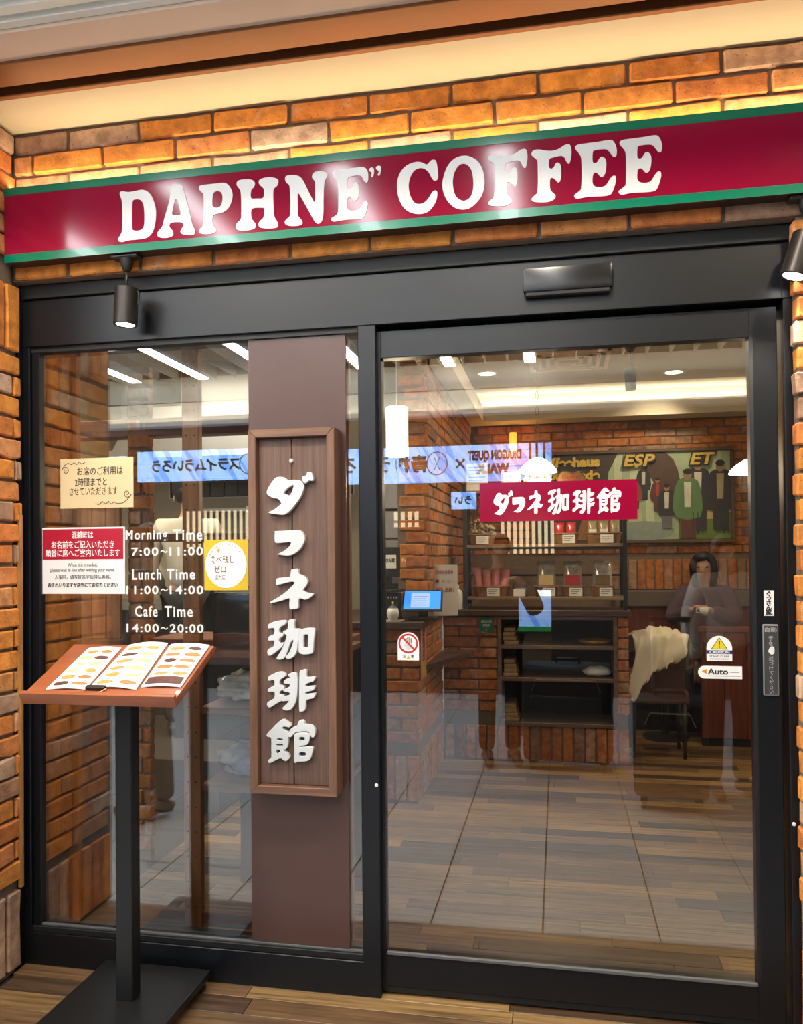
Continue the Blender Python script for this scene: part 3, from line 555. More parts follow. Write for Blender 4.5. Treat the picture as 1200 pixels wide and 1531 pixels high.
# light tube hidden on top of the sign, washing the bricks and the soffit
TUBEM = emit_mat('warm_tube', (1.0, 0.80, 0.55), 1.5)
tt = thing('light_tube', 'warm light tube lying on top of the crimson sign', 'light', (-0.4, -0.085, 2.828))
bm = B(); box(bm, -1.90, 1.25, -0.096, -0.074, 2.828, 2.834); fin('channel', bm, BLK, tt)
bm = B(); box(bm, -1.89, 1.24, -0.093, -0.077, 2.834, 2.838); fin('tube', bm, TUBEM, tt)
area('light_sign_top', (-0.4, -0.085, 2.842), (math.pi, 0, 0), 3.1, 0.016, SIGN_WASH, (1.0, 0.78, 0.50))

# ---------------------------------------------------------------- spot lamps under the sign
LAMPB = mat('lamp_bronze', (0.035, 0.028, 0.024), 0.35, metal=0.4, var=0.08)
LAMPE = emit_mat('lamp_lens', (1.0, 0.95, 0.9), 14.0)
def spot_lamp(x, y, z0, tilt, label, power, body=0.13):
    t = thing('spot_lamp', label, 'lamp', (x, y, z0))
    bm = B(); box(bm, x - 0.052, x + 0.052, y - 0.022, y + 0.022, z0 - 0.012, z0, 0.004); fin('mount', bm, BLK, t)
    bm = B(); lathe(bm, [(0.024, -0.012), (0.020, -0.035), (0.013, -0.052), (0.006, -0.056)], (x, y, z0), 20); fin('rose', bm, BLK, t, 40)
    bm = B(); tube(bm, [(x, y, z0 - 0.05), (x, y, z0 - 0.115)], 0.0055, 10); fin('stem', bm, BLK, t, True)
    R = Matrix.Translation((x, y, z0 - 0.112)) @ Matrix.Rotation(tilt, 4, 'Y')
    bm = B(); lathe(bm, [(0.0, 0.0), (0.036, 0.0), (0.040, -0.004), (0.041, -body), (0.038, -body - 0.003), (0.033, -body - 0.001), (0.033, -body + 0.02), (0.0, -body + 0.02)], (0, 0, 0), 28, cap=False)
    bmesh.ops.transform(bm, matrix=R, verts=bm.verts); fin('housing', bm, LAMPB, t, 40)
    bm = B(); lathe(bm, [(0.031, -body + 0.004), (0.031, -body - 0.000)], (0, 0, 0), 24); bmesh.ops.transform(bm, matrix=R, verts=bm.verts); fin('lens', bm, LAMPE, t)
    bm = B(); tube(bm, [(0.036, 0, -0.01), (0.047, 0, -0.018), (0.047, 0, -0.06), (0.041, 0, -0.065)], 0.004, 8); bmesh.ops.transform(bm, matrix=R, verts=bm.verts); fin('bracket', bm, BLK, t, True)
    l = bpy.data.lights.new('spot', 'SPOT'); l.energy = power; l.color = (1.0, 0.90, 0.76); l.spot_size = math.radians(75); l.spot_blend = 0.6; l.shadow_soft_size = 0.03
    o = bpy.data.objects.new('light_spot', l); COL.objects.link(o)
    o.matrix_world = R @ Matrix.Translation((0, 0, -body - 0.012))
    return t
spot_lamp(-1.475, -0.09, 2.560, 0.05, 'black spot lamp hanging under the left part of the crimson sign', 17.0)
spot_lamp(0.742, -0.09, 2.560, 0.30, 'black spot lamp tilted left at the right end of the sign', 26.0)
# ---------------------------------------------------------------- brown film panel and wooden sign board
PANELB = mat('brown_film', (0.082, 0.040, 0.031), 0.24, var=0.03, spec=0.4)
bm = B(); box(bm, -1.071, -0.716, 0.0225, 0.0295, 0.148, 2.287); tag(fin('window_panel', bm, PANELB), 'glossy plain brown vertical panel on the window behind the wooden sign', 'panel')
FRW = wood('walnut_frame', (0.155, 0.075, 0.042), (0.23, 0.115, 0.065), 'Z', 24, 3.0, 0.5, 0.05, bump=0.2, dark=0.6)
FRH = wood('walnut_frame_cross', (0.155, 0.075, 0.042), (0.23, 0.115, 0.065), 'X', 24, 3.0, 0.5, 0.05, bump=0.2, dark=0.6)
BRD = wood('dark_board', (0.115, 0.060, 0.042), (0.165, 0.088, 0.060), 'Z', 30, 2.5, 0.6, 0.06, bump=0.3, dark=0.6)
t = thing('wooden_sign', 'tall dark wooden signboard with six raised white characters', 'sign', (-0.888, -0.02, 0.69))
def miter(x0, x1, z0, z1, w, side):
    a, b, c_, d = (x0, z0), (x1, z0), (x1, z1), (x0, z1)
    A, B_, C_, D_ = (x0 + w, z0 + w), (x1 - w, z0 + w), (x1 - w, z1 - w), (x0 + w, z1 - w)
    return {'L': [a, A, D_, d], 'R': [b, c_, C_, B_], 'T': [d, D_, C_, c_], 'B': [a, b, B_, A]}[side]
for s in 'LRTB':
    bm = B(); prism(bm, miter(-1.041, -0.734, 0.690, 1.934, 0.028, s), -0.062, 0.020)
    es = [e for e in bm.edges]; bmesh.ops.bevel(bm, geom=es, offset=0.002, segments=1, affect='EDGES'); fin('frame_rail', bm, FRW if s in 'LR' else FRH, t)
bm = B(); box(bm, -1.012, -0.8935, -0.037, 0.010, 0.719, 1.905, 0.002); fin('board', bm, BRD, t)
bm = B(); box(bm, -0.8905, -0.763, -0.037, 0.010, 0.719, 1.905, 0.002); fin('board', bm, BRD, t)
CHARW = mat('white_wood_letter', (0.60, 0.61, 0.61), 0.5, var=0.03)
for k in ('da', 'fu', 'ne', 'ka', 'hi', 'kan'):
    ms = []
    for grp in GLYPHS[k]:
        loops = [smooth_loop([(x / 1000.0, z / 1000.0) for x, z in lp], 2) for lp in grp]
        ms.append(upright(curve_mesh(loops, 0.008, 0.0012), -0.0465))
    bm = B()
    for m_ in ms: bm.from_mesh(m_)
    fin('character', bm, CHARW, t)
bm = B(); lathe(bm, [(0.0, -0.010), (0.005, -0.009), (0.007, -0.004), (0.007, 0.0)], (-0.892, -0.037, 1.826), 16, 'Y'); fin('screw', bm, WHITE, t, True)

# ---------------------------------------------------------------- notices and stickers on the glass
GY = 0.0292   # front of fixed pane
def sheet(name, label, cat, x0, x1, z0, z1, m, y=GY, th=0.0012, r=0.0):
    t = thing(name, label, cat, ((x0 + x1) / 2, y, z0))
    bm = B(); box(bm, x0, x1, y - th, y, z0, z1); fin('sheet', bm, m, t)
    return t
KRAFT = mat('kraft_paper', (0.62, 0.48, 0.27), 0.7, var=0.06, scale=14)
t = sheet('paper_notice', 'handwritten buff paper notice with scroll flourishes on the window', 'notice', -1.817, -1.521, 1.684, 1.868, KRAFT)
yy = GY - 0.0018
text('lettering', 'お席のご利用は', 0.034, -1.655, yy, 1.822, INK, t, fit=0.185)
text('lettering', '2時間までと', 0.034, -1.692, yy, 1.781, INK, t, fit=0.13)
text('lettering', 'させていただきます', 0.034, -1.682, yy, 1.747, INK, t, fit=0.195)
def scroll(cx, cz, r0, turns, s, a0, tail, m, t):
    pts = []
    for i in range(40):
        a = a0 + s * turns * 2 * math.pi * i / 39; r = 0.002 + r0 * i / 39
        pts.append((cx + r * math.cos(a), yy, cz + r * math.sin(a)))
    for q in tail: pts.append((q[0], yy, q[1]))
    bm = B(); tube(bm, pts, 0.0011, 5); fin('flourish', bm, m, t)
scroll(-1.795, 1.825, 0.014, 1.4, 1, 0.5, [(-1.800, 1.845), (-1.785, 1.853), (-1.77, 1.847), (-1.76, 1.855), (-1.75, 1.847), (-1.738, 1.856), (-1.728, 1.848), (-1.715, 1.855)], INK, t)
scroll(-1.545, 1.735, 0.014, 1.4, 1, 3.6, [(-1.545, 1.712), (-1.565, 1.700), (-1.585, 1.699), (-1.598, 1.706), (-1.61, 1.697), (-1.62, 1.708), (-1.632, 1.698), (-1.645, 1.708), (-1.66, 1.696), (-1.673, 1.700)], INK, t)

NOTRED = mat('notice_red', (0.40, 0.004, 0.025), 0.45, var=0.03)
t = sheet('laminated_notice', 'laminated red and white queueing notice on the window', 'notice', -1.897, -1.556, 1.367, 1.613, PAPER)
bm = B(); box(bm, -1.891, -1.562, yy - 0.0002, yy + 0.0006, 1.494, 1.607); fin('red_band', bm, NOTRED, t)
WINK = mat('white_print', (0.85, 0.84, 0.82), 0.5, var=0.02)
y2 = yy - 0.0006
text('lettering', '混雑時は', 0.03, -1.727, y2, 1.585, WINK, t, bold=0.0004, fit=0.088)
text('lettering', 'お名前をご記入いただき', 0.03, -1.727, y2, 1.549, WINK, t, bold=0.0004, fit=0.255)
text('lettering', '順番に席へご案内いたします', 0.03, -1.727, y2, 1.518, WINK, t, bold=0.0004, fit=0.305)
text('lettering', 'When it is crowded,', 0.018, -1.727, y2, 1.474, GREYINK, t, fit=0.12)
text('lettering', 'please wait in line after writing your name.', 0.018, -1.727, y2, 1.454, GREYINK, t, fit=0.265)
text('lettering', '人多时，请写好名字后排队等候。', 0.018, -1.727, y2, 1.430, GREYINK, t, fit=0.23)
text('lettering', 'おそれいりますが店外にてお待ちください', 0.018, -1.727, y2, 1.400, INK, t, fit=0.285, bold=0.0003)

t = thing('hours_lettering', 'white opening hours lettered on the window in six lines', 'lettering', (-1.40, GY, 1.23))
for s_, xa, xb, z_, h_ in (('Morning', -1.553, -1.388, 1.577, 0.046), ('Time', -1.365, -1.252, 1.580, 0.040), ('7:00', -1.530, -1.424, 1.520, 0.031), ('～', -1.415, -1.388, 1.520, 0.009), ('11:00', -1.380, -1.250, 1.520, 0.031),
                          ('Lunch', -1.527, -1.413, 1.438, 0.040), ('Time', -1.390, -1.281, 1.438, 0.040), ('11:00', -1.551, -1.424, 1.381, 0.031), ('～', -1.415, -1.388, 1.381, 0.009), ('14:00', -1.380, -1.250, 1.381, 0.031),
                          ('Cafe', -1.517, -1.428, 1.303, 0.040), ('Time', -1.400, -1.291, 1.303, 0.040), ('14:00', -1.551, -1.424, 1.242, 0.031), ('～', -1.415, -1.388, 1.242, 0.009), ('20:00', -1.380, -1.250, 1.242, 0.031)):
    text('lettering', s_, 0.05, (xa + xb) / 2, GY - 0.0006, z_, LETTERW, t, bold=0.0009, fit=xb - xa, fitz=h_, spacing=1.2)

YEL = mat('yellow_sticker', (0.62, 0.42, 0.015), 0.4, var=0.03)
t = sheet('yellow_sticker', 'yellow square sticker with a white disc beside the opening hours', 'sticker', -1.245, -1.079, 1.380, 1.560, YEL)
flat('disc', [ellipse(-1.162, 1.471, 0.078, 0.083, 40)], yy, 0.0008, PAPER, t)
BRINK = mat('brown_print', (0.17, 0.09, 0.04), 0.5)
GOLDINK = mat('gold_print', (0.55, 0.33, 0.03), 0.5)
text('lettering', '食べ残し', 0.03, -1.176, y2, 1.489, BRINK, t, bold=0.0004, fit=0.092)
text('lettering', 'ゼロ', 0.03, -1.185, y2, 1.456, BRINK, t, bold=0.0004, fit=0.045)
text('lettering', '協力店', 0.02, -1.185, y2, 1.426, BRINK, t, fit=0.04)
for i, ch in enumerate('なびひかり！ごちそうさま！'):
    a = math.radians(150 - i * 10)
    text('lettering', ch, 0.011, -1.162 + 0.068 * math.cos(a), y2, 1.471 + 0.072 * math.sin(a), BRINK, t, rot=a - math.pi / 2)
for a in range(4):
    bm = B(); obox(bm, (-1.190, y2, 1.522), (math.cos(a * 0.785), 0, math.sin(a * 0.785)), (0, 1, 0), (-math.sin(a * 0.785), 0, math.cos(a * 0.785)), 0.011 - 0.003 * (a % 2), 0.0004, 0.0009); fin('sparkle', bm, GOLDINK, t)

# crimson shop name sticker on the sliding door
DY = 0.0455
t = thing('door_sign', 'crimson rectangular shop name plate with white characters on the sliding door', 'sign', (0.0, DY, 1.61))
def quad(bm, pts, y0, y1): return prism(bm, pts, y0, y1)
bm = B(); quad(bm, [(-0.256, 1.609), (0.256, 1.609), (0.256, 1.740), (-0.256, 1.740)], DY - 0.004, DY); fin('panel', bm, SIGNRED, t)
xc = {'da': (-0.2100, -0.1450), 'fu': (-0.147, -0.104), 'ne': (-0.099, -0.046), 'ka': (-0.030, 0.040), 'hi': (0.050, 0.121), 'kan': (0.128, 0.206)}
for k, (a, b) in xc.items():
    allp = [p for g in GLYPHS[k] for lp in g for p in lp]
    gx0, gx1 = min(p[0] for p in allp), max(p[0] for p in allp); gz0, gz1 = min(p[1] for p in allp), max(p[1] for p in allp)
    kx = (b - a) / (gx1 - gx0); hz = {'fu': 0.052, 'da': 0.082, 'ne': 0.078}.get(k, 0.086); kz = hz / (gz1 - gz0); cz = {'fu': 1.664}.get(k, 1.672)
    bm = B()
    for grp in GLYPHS[k]:
        loops = [smooth_loop([(a + (x - gx0) * kx, cz + (z - (gz0 + gz1) / 2) * kz) for x, z in lp], 2) for lp in grp]
        bm.from_mesh(upright(curve_mesh(loops, 0.0005), DY - 0.0046))
    fin('character', bm, LETTERW, t)
# no-touch sticker
t = thing('no_touch_sticker', 'white sticker with a red crossed-out hand low on the sliding door', 'sticker', (-0.505, DY, 1.14))
xa, xb = -0.5435, -0.4695; xm = (xa + xb) / 2
flat('sheet', [[(xa, 1.138), (xb, 1.138), (xb, 1.197)] + ellipse(xm, 1.197, 0.037, 0.037, 20, 0, math.pi, True)[1:-1] + [(xa, 1.197)]], DY - 0.0006, 0.0010, PAPER, t)
REDI = mat('warning_red', (0.50, 0.02, 0.02), 0.45)
flat('ring', [ellipse(xm, 1.196, 0.034, 0.034), ellipse(xm, 1.196, 0.0275, 0.0275)], DY - 0.0015, 0.0006, REDI, t)
for q in range(4):
    bm = B(); box(bm, xm - 0.010 + q * 0.0062, xm - 0.0052 + q * 0.0062, DY - 0.0014, DY - 0.0011, 1.194, 1.214 + (0.004 if q in (1, 2) else 0)); fin('finger', bm, GREYINK, t)
flat('palm', [[(xm - 0.020, 1.197), (xm - 0.013, 1.194), (xm - 0.011, 1.196), (xm + 0.013, 1.196), (xm + 0.012, 1.180), (xm + 0.004, 1.173), (xm - 0.006, 1.174)]], DY - 0.0013, 0.0003, mat('grey_print', (0.55, 0.55, 0.53), 0.5), t)
bm = B(); obox(bm, (xm, DY - 0.0018, 1.196), (0.707, 0, -0.707), (0, 1, 0), (0.707, 0, 0.707), 0.030, 0.0003, 0.0033); fin('bar', bm, REDI, t)
text('lettering', '注', 0.013, xm - 0.014, DY - 0.0014, 1.152, INK, t); text('lettering', '意', 0.013, xm + 0.014, DY - 0.0014, 1.152, INK, t)
flat('warning_triangle', [[(xm - 0.007, 1.143), (xm + 0.007, 1.143), (xm, 1.154)]], DY - 0.0013, 0.0003, YEL, t)
bm = B(); box(bm, xa + 0.005, xb - 0.005, DY - 0.0014, DY - 0.0011, 1.1415, 1.1425); fin('small_print', bm, GREYINK, t)
# caution sticker
t = thing('caution_sticker', 'white dome-topped caution sticker with yellow triangle on the sliding door', 'sticker', (0.502, DY, 1.15))
xa, xb = 0.464, 0.541; xm = (xa + xb) / 2
flat('sheet', [[(xa, 1.152), (xb, 1.152), (xb, 1.196)] + ellipse(xm, 1.192, 0.0385, 0.040, 20, 0, math.pi, True)[1:-1] + [(xa, 1.196)]], DY - 0.0006, 0.0010, PAPER, t)
YTRI = mat('warning_yellow', (0.70, 0.55, 0.02), 0.45)
flat('triangle_edge', [[(xm - 0.026, 1.189), (xm + 0.026, 1.189), (xm, 1.228)]], DY - 0.0013, 0.0004, INK, t)
flat('triangle', [[(xm - 0.0225, 1.191), (xm + 0.0225, 1.191), (xm, 1.2245)]], DY - 0.0016, 0.0004, YTRI, t)
bm = B(); prism(bm, [(xm - 0.0022, 1.217), (xm + 0.0022, 1.217), (xm + 0.0012, 1.202), (xm - 0.0012, 1.202)], DY - 0.0022, DY - 0.0018); box(bm, xm - 0.0018, xm + 0.0018, DY - 0.0022, DY - 0.0018, 1.1945, 1.199); fin('exclamation_mark', bm, INK, t)
NAVY = mat('navy_print', (0.012, 0.02, 0.13), 0.5)
bm = B(); box(bm, xa, xb, DY - 0.0015, DY - 0.0011, 1.1745, 1.186); fin('navy_band', bm, NAVY, t)
text('lettering', 'CAUTION', 0.012, xm, DY - 0.0020, 1.1802, WINK, t, bold=0.0003, fit=0.060)
text('lettering', 'STAND CLEAR', 0.008, xm, DY - 0.0014, 1.167, INK, t, fit=0.060)
text('lettering', 'MOVING DOORS', 0.005, xm, DY - 0.0014, 1.158, GREYINK, t, fit=0.058)
# auto sticker
t = thing('auto_sticker', 'white rounded Auto sticker with orange arrow under the caution sticker', 'sticker', (0.502, DY, 1.10))
xa, xb = 0.437, 0.570
flat('sheet', [[(xb, 1.096), (xb, 1.136)] + ellipse(xa + 0.02, 1.116, 0.02, 0.02, 14, math.pi / 2, 3 * math.pi / 2, True)], DY - 0.0006, 0.0010, PAPER, t)
flat('arrow', [[(0.448, 1.119), (0.463, 1.127), (0.463, 1.111)]], DY - 0.0013, 0.0004, mat('orange_print', (0.65, 0.22, 0.01), 0.5), t)
text('lettering', 'Auto', 0.03, 0.497, DY - 0.0014, 1.119, INK, t, bold=0.0008, fit=0.062, fitz=0.019)
bm = B(); box(bm, 0.534, 0.562, DY - 0.0014, DY - 0.0011, 1.116, 1.1175); fin('small_print', bm, GREYINK, t)
bm = B(); box(bm, 0.447, 0.566, DY - 0.0014, DY - 0.0011, 1.1035, 1.1045); fin('small_print', bm, GREYINK, t)
# touch plate and small vertical sticker on the stile
SY = 0.030
t = thing('touch_plate', 'grey vertical touch plate with hand symbol on the door stile', 'switch', (0.651, SY, 1.05))
bm = B(); box(bm, 0.628, 0.674, SY - 0.006, SY, 1.049, 1.272, 0.004, 2); fin('rim', bm, mat('plate_grey', (0.30, 0.30, 0.30), 0.4), t)
bm = B(); box(bm, 0.631, 0.671, SY - 0.0075, SY - 0.004, 1.053, 1.268, 0.001); fin('face', bm, mat('plate_dark', (0.045, 0.046, 0.048), 0.45), t)
LG = mat('light_grey_print', (0.42, 0.42, 0.42), 0.5)
text('lettering', '自動', 0.016, 0.651, SY - 0.0079, 1.255, LG, t, fit=0.034)
for i, ch in enumerate('手を'): text('lettering', ch, 0.016, 0.651, SY - 0.0079, 1.228 - i * 0.0165, LG, t)
flat('hand_symbol', [smooth_loop([(0.643, 1.187), (0.650, 1.178), (0.658, 1.179), (0.661, 1.187), (0.660, 1.200), (0.654, 1.203), (0.648, 1.200), (0.645, 1.193)], 2)], SY - 0.0079, 0.0008, LETTERW, t)
for i, ch in enumerate('近づけてください'): text('lettering', ch, 0.0145, 0.651, SY - 0.0079, 1.165 - i * 0.0148, LG, t)
t = sheet('brush_sticker', 'small white sticker with black brush writing above the touch plate', 'sticker', 0.634, 0.663, 1.298, 1.378, PAPER, SY)
for i, ch in enumerate('ぐっさん家'): text('lettering', ch, 0.018, 0.648, SY - 0.0018, 1.368 - i * 0.0145, INK, t, bold=0.0006)
bm = B(); box(bm, 0.638, 0.659, SY - 0.0017, SY - 0.0013, 1.3015, 1.3045); fin('small_print', bm, GREYINK, t)

# ---------------------------------------------------------------- menu stand
t = thing('menu_stand', 'black pole menu stand with a sloping reddish wooden top', 'stand', (-1.405, -0.235, 0.0))
STB = mat('stand_black', (0.005, 0.005, 0.005), 0.42, var=0.15, scale=6, bump=0.03)
bm = B(); box(bm, -1.605, -1.205, -0.45, -0.028, 0.032, 0.058, 0.004, 2); fin('base_plate', bm, STB, t)
for sx in (-1.58, -1.23):
    for sy in (-0.425, -0.055):
        bm = B(); lathe(bm, [(0.019, 0.0), (0.019, 0.012), (0.008, 0.014), (0.008, 0.034)], (sx, sy, 0.0), 14); fin('levelling_foot', bm, BLK, t, 40)
bm = B(); box(bm, -1.428, -1.370, -0.262, -0.208, 0.056, 1.14, 0.003); fin('pole', bm, STB, t)
CHERRY = wood('cherry_top', (0.28, 0.075, 0.025), (0.36, 0.105, 0.035), 'X', 12, 2.0, 0.4, 0.02, coat=0.15, bump=0.03, dark=0.8)
sl = math.atan(0.46); U = Vector((1, 0.01, 0)).normalized(); V = Vector((0, math.cos(sl), math.sin(sl))); Nn = U.cross(V).normalized()
TC = Vector((-1.390, -0.283, 1.138))   # centre of the top surface
bm = B(); obox(bm, TC - Nn * 0.013, U, V, Nn, 0.258, 0.152, 0.013, 0.004); fin('top_board', bm, CHERRY, t, 35)
bm = B(); obox(bm, TC - V * 0.152 - Nn * 0.008 + Vector((0, -0.006, 0)), U, V, Nn, 0.259, 0.008, 0.020, 0.003); fin('front_lip', bm, CHERRY, t, 35)
bm = B(); obox(bm, TC - Nn * 0.034 + V * 0.05, U, V, Nn, 0.07, 0.06, 0.008); fin('bracket', bm, BLK, t)
# menu booklet
t = thing('menu_booklet', 'open three-panel menu with food photographs lying on the stand', 'menu', tuple(TC))
FOOD = [mat('food_amber', (0.50, 0.26, 0.07), 0.5, var=0.6, scale=90), mat('food_toast', (0.42, 0.17, 0.05), 0.5, var=0.7, scale=80), mat('food_cream', (0.62, 0.44, 0.22), 0.5, var=0.4, scale=90), mat('food_cocoa', (0.09, 0.03, 0.02), 0.5, var=0.8, scale=90)]
pages = [((-1.582, -0.398), (-1.448, -0.393), (-1.455, -0.172), (-1.574, -0.178)), ((-1.440, -0.386), (-1.280, -0.388), (-1.300, -0.142), (-1.436, -0.156)), ((-1.271, -0.376), (-1.140, -0.370), (-1.145, -0.150), (-1.286, -0.148))]
def tz(x, y, h=0.0): return Vector((x, y, 1.138 + (y + 0.283) * 0.46 + h))
prr = random.Random(5)
for pi, pg in enumerate(pages):
    def pt(u, v, h):
        a = Vector(pg[0]).lerp(Vector(pg[1]), u); b = Vector(pg[3]).lerp(Vector(pg[2]), u); q = a.lerp(b, v)
        return tz(q.x, q.y, 0.004 + 0.010 * math.sin(math.pi * min(1, max(0, u))) * (0.8 if pi != 1 else 1.2) * 0.6 + h)
    bm = B(); nu = 8; top = [[bm.verts.new(pt(i / nu, v, 0.0015)) for v in (0, 0.5, 1)] for i in range(nu + 1)]; bot = [[bm.verts.new(pt(i / nu, v, -0.0025)) for v in (0, 0.5, 1)] for i in range(nu + 1)]
    for i in range(nu):
        for j in (0, 1):
            bm.faces.new((top[i][j], top[i + 1][j], top[i + 1][j + 1], top[i][j + 1])); bm.faces.new((bot[i][j], bot[i][j + 1], bot[i + 1][j + 1], bot[i + 1][j]))
        bm.faces.new((top[i][0], bot[i][0], bot[i + 1][0], top[i + 1][0])); bm.faces.new((top[i][2], top[i + 1][2], bot[i + 1][2], bot[i][2]))
    for i in (0, nu):
        for j in (0, 1): bm.faces.new((top[i][j], top[i][j + 1], bot[i][j + 1], bot[i][j]))
    page = fin('page', bm, PAPER, t)
    rows = 6 if pi < 2 else 5
    for r_ in range(rows):
        for c_ in range(2):
            u = 0.27 + 0.46 * c_ + prr.uniform(-0.03, 0.03); v = (0.09 if pi < 2 else 0.27) + r_ * (0.155 if pi < 2 else 0.15); ru = prr.uniform(0.15, 0.21); rv = prr.uniform(0.036, 0.055)
            m_ = prr.choices(FOOD, (5, 4, 4, 1))[0]
            bm = B(); n_ = 14
            ring = []
            for k in range(n_):
                a = 2 * math.pi * k / n_; kk = 1 + 0.22 * noise.noise((pi * 9 + r_ * 3 + c_ + math.cos(a), math.sin(a), 0.3))
                ring.append((u + ru * kk * math.cos(a), v + rv * kk * math.sin(a)))
            c0 = bm.verts.new(pt(u, v, 0.0026)); vs = [bm.verts.new(pt(min(0.97, max(0.03, a)), min(0.98, max(0.02, b)), 0.0022)) for a, b in ring]
            for k in range(n_): bm.faces.new((c0, vs[k], vs[(k + 1) % n_]))
            fin('food_photo', bm, m_, page)
            bm = B(); vv = v - rv - 0.018
            for k in range(2): bm.faces.new([bm.verts.new(pt(a, b, 0.0021)) for a, b in ((u - 0.12, vv - k * 0.014), (u + 0.10 - k * 0.06, vv - k * 0.014), (u + 0.10 - k * 0.06, vv - k * 0.014 + 0.006), (u - 0.12, vv - k * 0.014 + 0.006))])
            fin('caption', bm, GREYINK, page)
    if pi == 2:
        bm = B(); n_ = 8
        for k in range(n_): bm.faces.new([bm.verts.new(pt(a, b, 0.0024)) for a, b in ((0.05 + 0.9 * k / n_, 0.03), (0.05 + 0.9 * (k + 1) / n_, 0.03), (0.05 + 0.9 * (k + 1) / n_, 0.19), (0.05 + 0.9 * k / n_, 0.19))])
        fin('brown_photo', bm, FOOD[3], page)
bm = B(); obox(bm, tz(-1.415, -0.392, 0.009), U, V, Nn, 0.032, 0.008, 0.005, 0.002); fin('clip', bm, BLK, t)
bm = B(); tube(bm, [tz(-1.45, -0.398, 0.006), tz(-1.445, -0.409, 0.004), tz(-1.42, -0.414, 0.004), tz(-1.39, -0.408, 0.006), tz(-1.375, -0.396, 0.010)], 0.0016, 6); fin('wire_ring', bm, mat('brass_wire', (0.5, 0.36, 0.15), 0.35, metal=0.8), t)
# ================================================================ inside the shop
PLAST = mat('cream_plaster', (0.60, 0.53, 0.40), 0.8, var=0.04)
SHOPCEIL = mat('shop_ceiling', (0.42, 0.36, 0.28), 0.85, var=0.04)
struct('ceiling_shop', 'beige ceiling inside the shop', 'ceiling', [(-3.7, 2.3, 0.14, 5.1, 2.98, 3.06)], SHOPCEIL)
struct('trim_11', 'cream cove moulding below the ceiling of the back wall', 'trim', [(-0.80, 2.3, 4.72, 4.98, 2.72, 2.80), (-0.80, 2.3, 4.72, 4.76, 2.80, 2.86), (-0.80, 2.3, 4.86, 4.98, 2.80, 2.98), (-0.80, -0.66, 2.45, 4.72, 2.72, 2.86)], PLAST)
w = wallmass('wall_back', 'brick back wall of the shop carrying the mural', [(-0.9, 2.3, 5.012, 5.15, 0.0, 3.0)])
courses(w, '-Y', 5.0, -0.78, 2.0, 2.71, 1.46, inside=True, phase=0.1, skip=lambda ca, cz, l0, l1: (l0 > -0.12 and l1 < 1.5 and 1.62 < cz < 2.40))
soldiers(w, '-Y', 5.0, 0.40, 1.9, 1.16, 1.44, inside=True)
struct('wall_side', 'plain dark wall at the right of the shop', 'wall', [(2.25, 2.35, 0.14, 5.1, 0, 3.0)], PLAST)
struct('wall_kitchen', 'cream kitchen wall far behind the left window', 'wall', [(-3.7, -0.95, 3.6, 3.7, 0.0, 3.0), (-3.75, -3.65, 0.14, 3.7, 0.0, 3.0)], mat('kitchen_wall', (0.42, 0.36, 0.24), 0.6, var=0.06))
# side wall and pier behind the counter
w = wallmass('wall_pier', 'brick pier and side wall rising behind the counter', [(-1.00, -0.812, 2.362, 5.0, 1.10, 3.0)])
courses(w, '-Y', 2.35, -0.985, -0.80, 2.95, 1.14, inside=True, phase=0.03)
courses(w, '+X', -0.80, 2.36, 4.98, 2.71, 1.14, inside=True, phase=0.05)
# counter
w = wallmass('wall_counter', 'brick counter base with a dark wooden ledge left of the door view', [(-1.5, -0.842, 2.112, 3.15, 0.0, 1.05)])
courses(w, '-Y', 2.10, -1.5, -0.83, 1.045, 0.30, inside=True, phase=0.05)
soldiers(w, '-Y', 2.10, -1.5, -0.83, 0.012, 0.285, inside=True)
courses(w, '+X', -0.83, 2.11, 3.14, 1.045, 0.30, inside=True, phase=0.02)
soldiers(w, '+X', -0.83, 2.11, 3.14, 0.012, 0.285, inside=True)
DKW = wood('dark_walnut', (0.075, 0.040, 0.028), (0.12, 0.065, 0.045), 'X', 16, 3, 0.4, 0.05, bump=0.05)
SHELFW = wood('shelf_oak', (0.24, 0.155, 0.085), (0.32, 0.21, 0.12), 'X', 16, 3, 0.5, 0.05, bump=0.05)
t = thing('service_counter', 'dark wooden service counter slab carrying the tablet', 'counter', (-1.1, 2.6, 1.052))
bm = B(); box(bm, -1.5, -0.80, 2.07, 3.17, 1.052, 1.095, 0.004); fin('slab', bm, DKW, t)
# low wall with open cubby
w = wallmass('wall_low', 'low brick wall with open dark shelves inside the door', [(-0.83, -0.412, 3.192, 3.60, 0.0, 1.05), (0.385, 0.47, 3.192, 3.60, 0.0, 1.05), (-0.412, 0.385, 3.192, 3.60, 0.0, 0.245), (-0.412, 0.385, 3.57, 3.60, 0.2, 1.05)])
courses(w, '-Y', 3.18, -0.83, -0.435, 1.045, 0.30, inside=True, phase=-0.01)
courses(w, '-Y', 3.18, 0.405, 0.482, 1.045, 0.30, inside=True, phase=0.405)
soldiers(w, '-Y', 3.18, -0.83, 0.482, 0.012, 0.262, inside=True)
t = thing('ledge_board', 'dark wooden ledge on top of the low brick wall', 'ledge', (-0.17, 3.4, 1.05))
bm = B(); box(bm, -0.80, 0.50, 3.15, 3.62, 1.052, 1.095, 0.004); fin('slab', bm, DKW, t)
t = thing('open_cubby', 'brown framed three-tier open cubby set into the low wall', 'shelf', (-0.02, 3.2, 0.25))
FRB = wood('cubby_brown', (0.13, 0.085, 0.06), (0.18, 0.12, 0.085), 'X', 12, 3, 0.5, 0.05, bump=0.03)
bm = B(); box(bm, -0.434, -0.408, 3.165, 3.56, 0.262, 1.05, 0.002); fin('side_panel', bm, FRB, t)
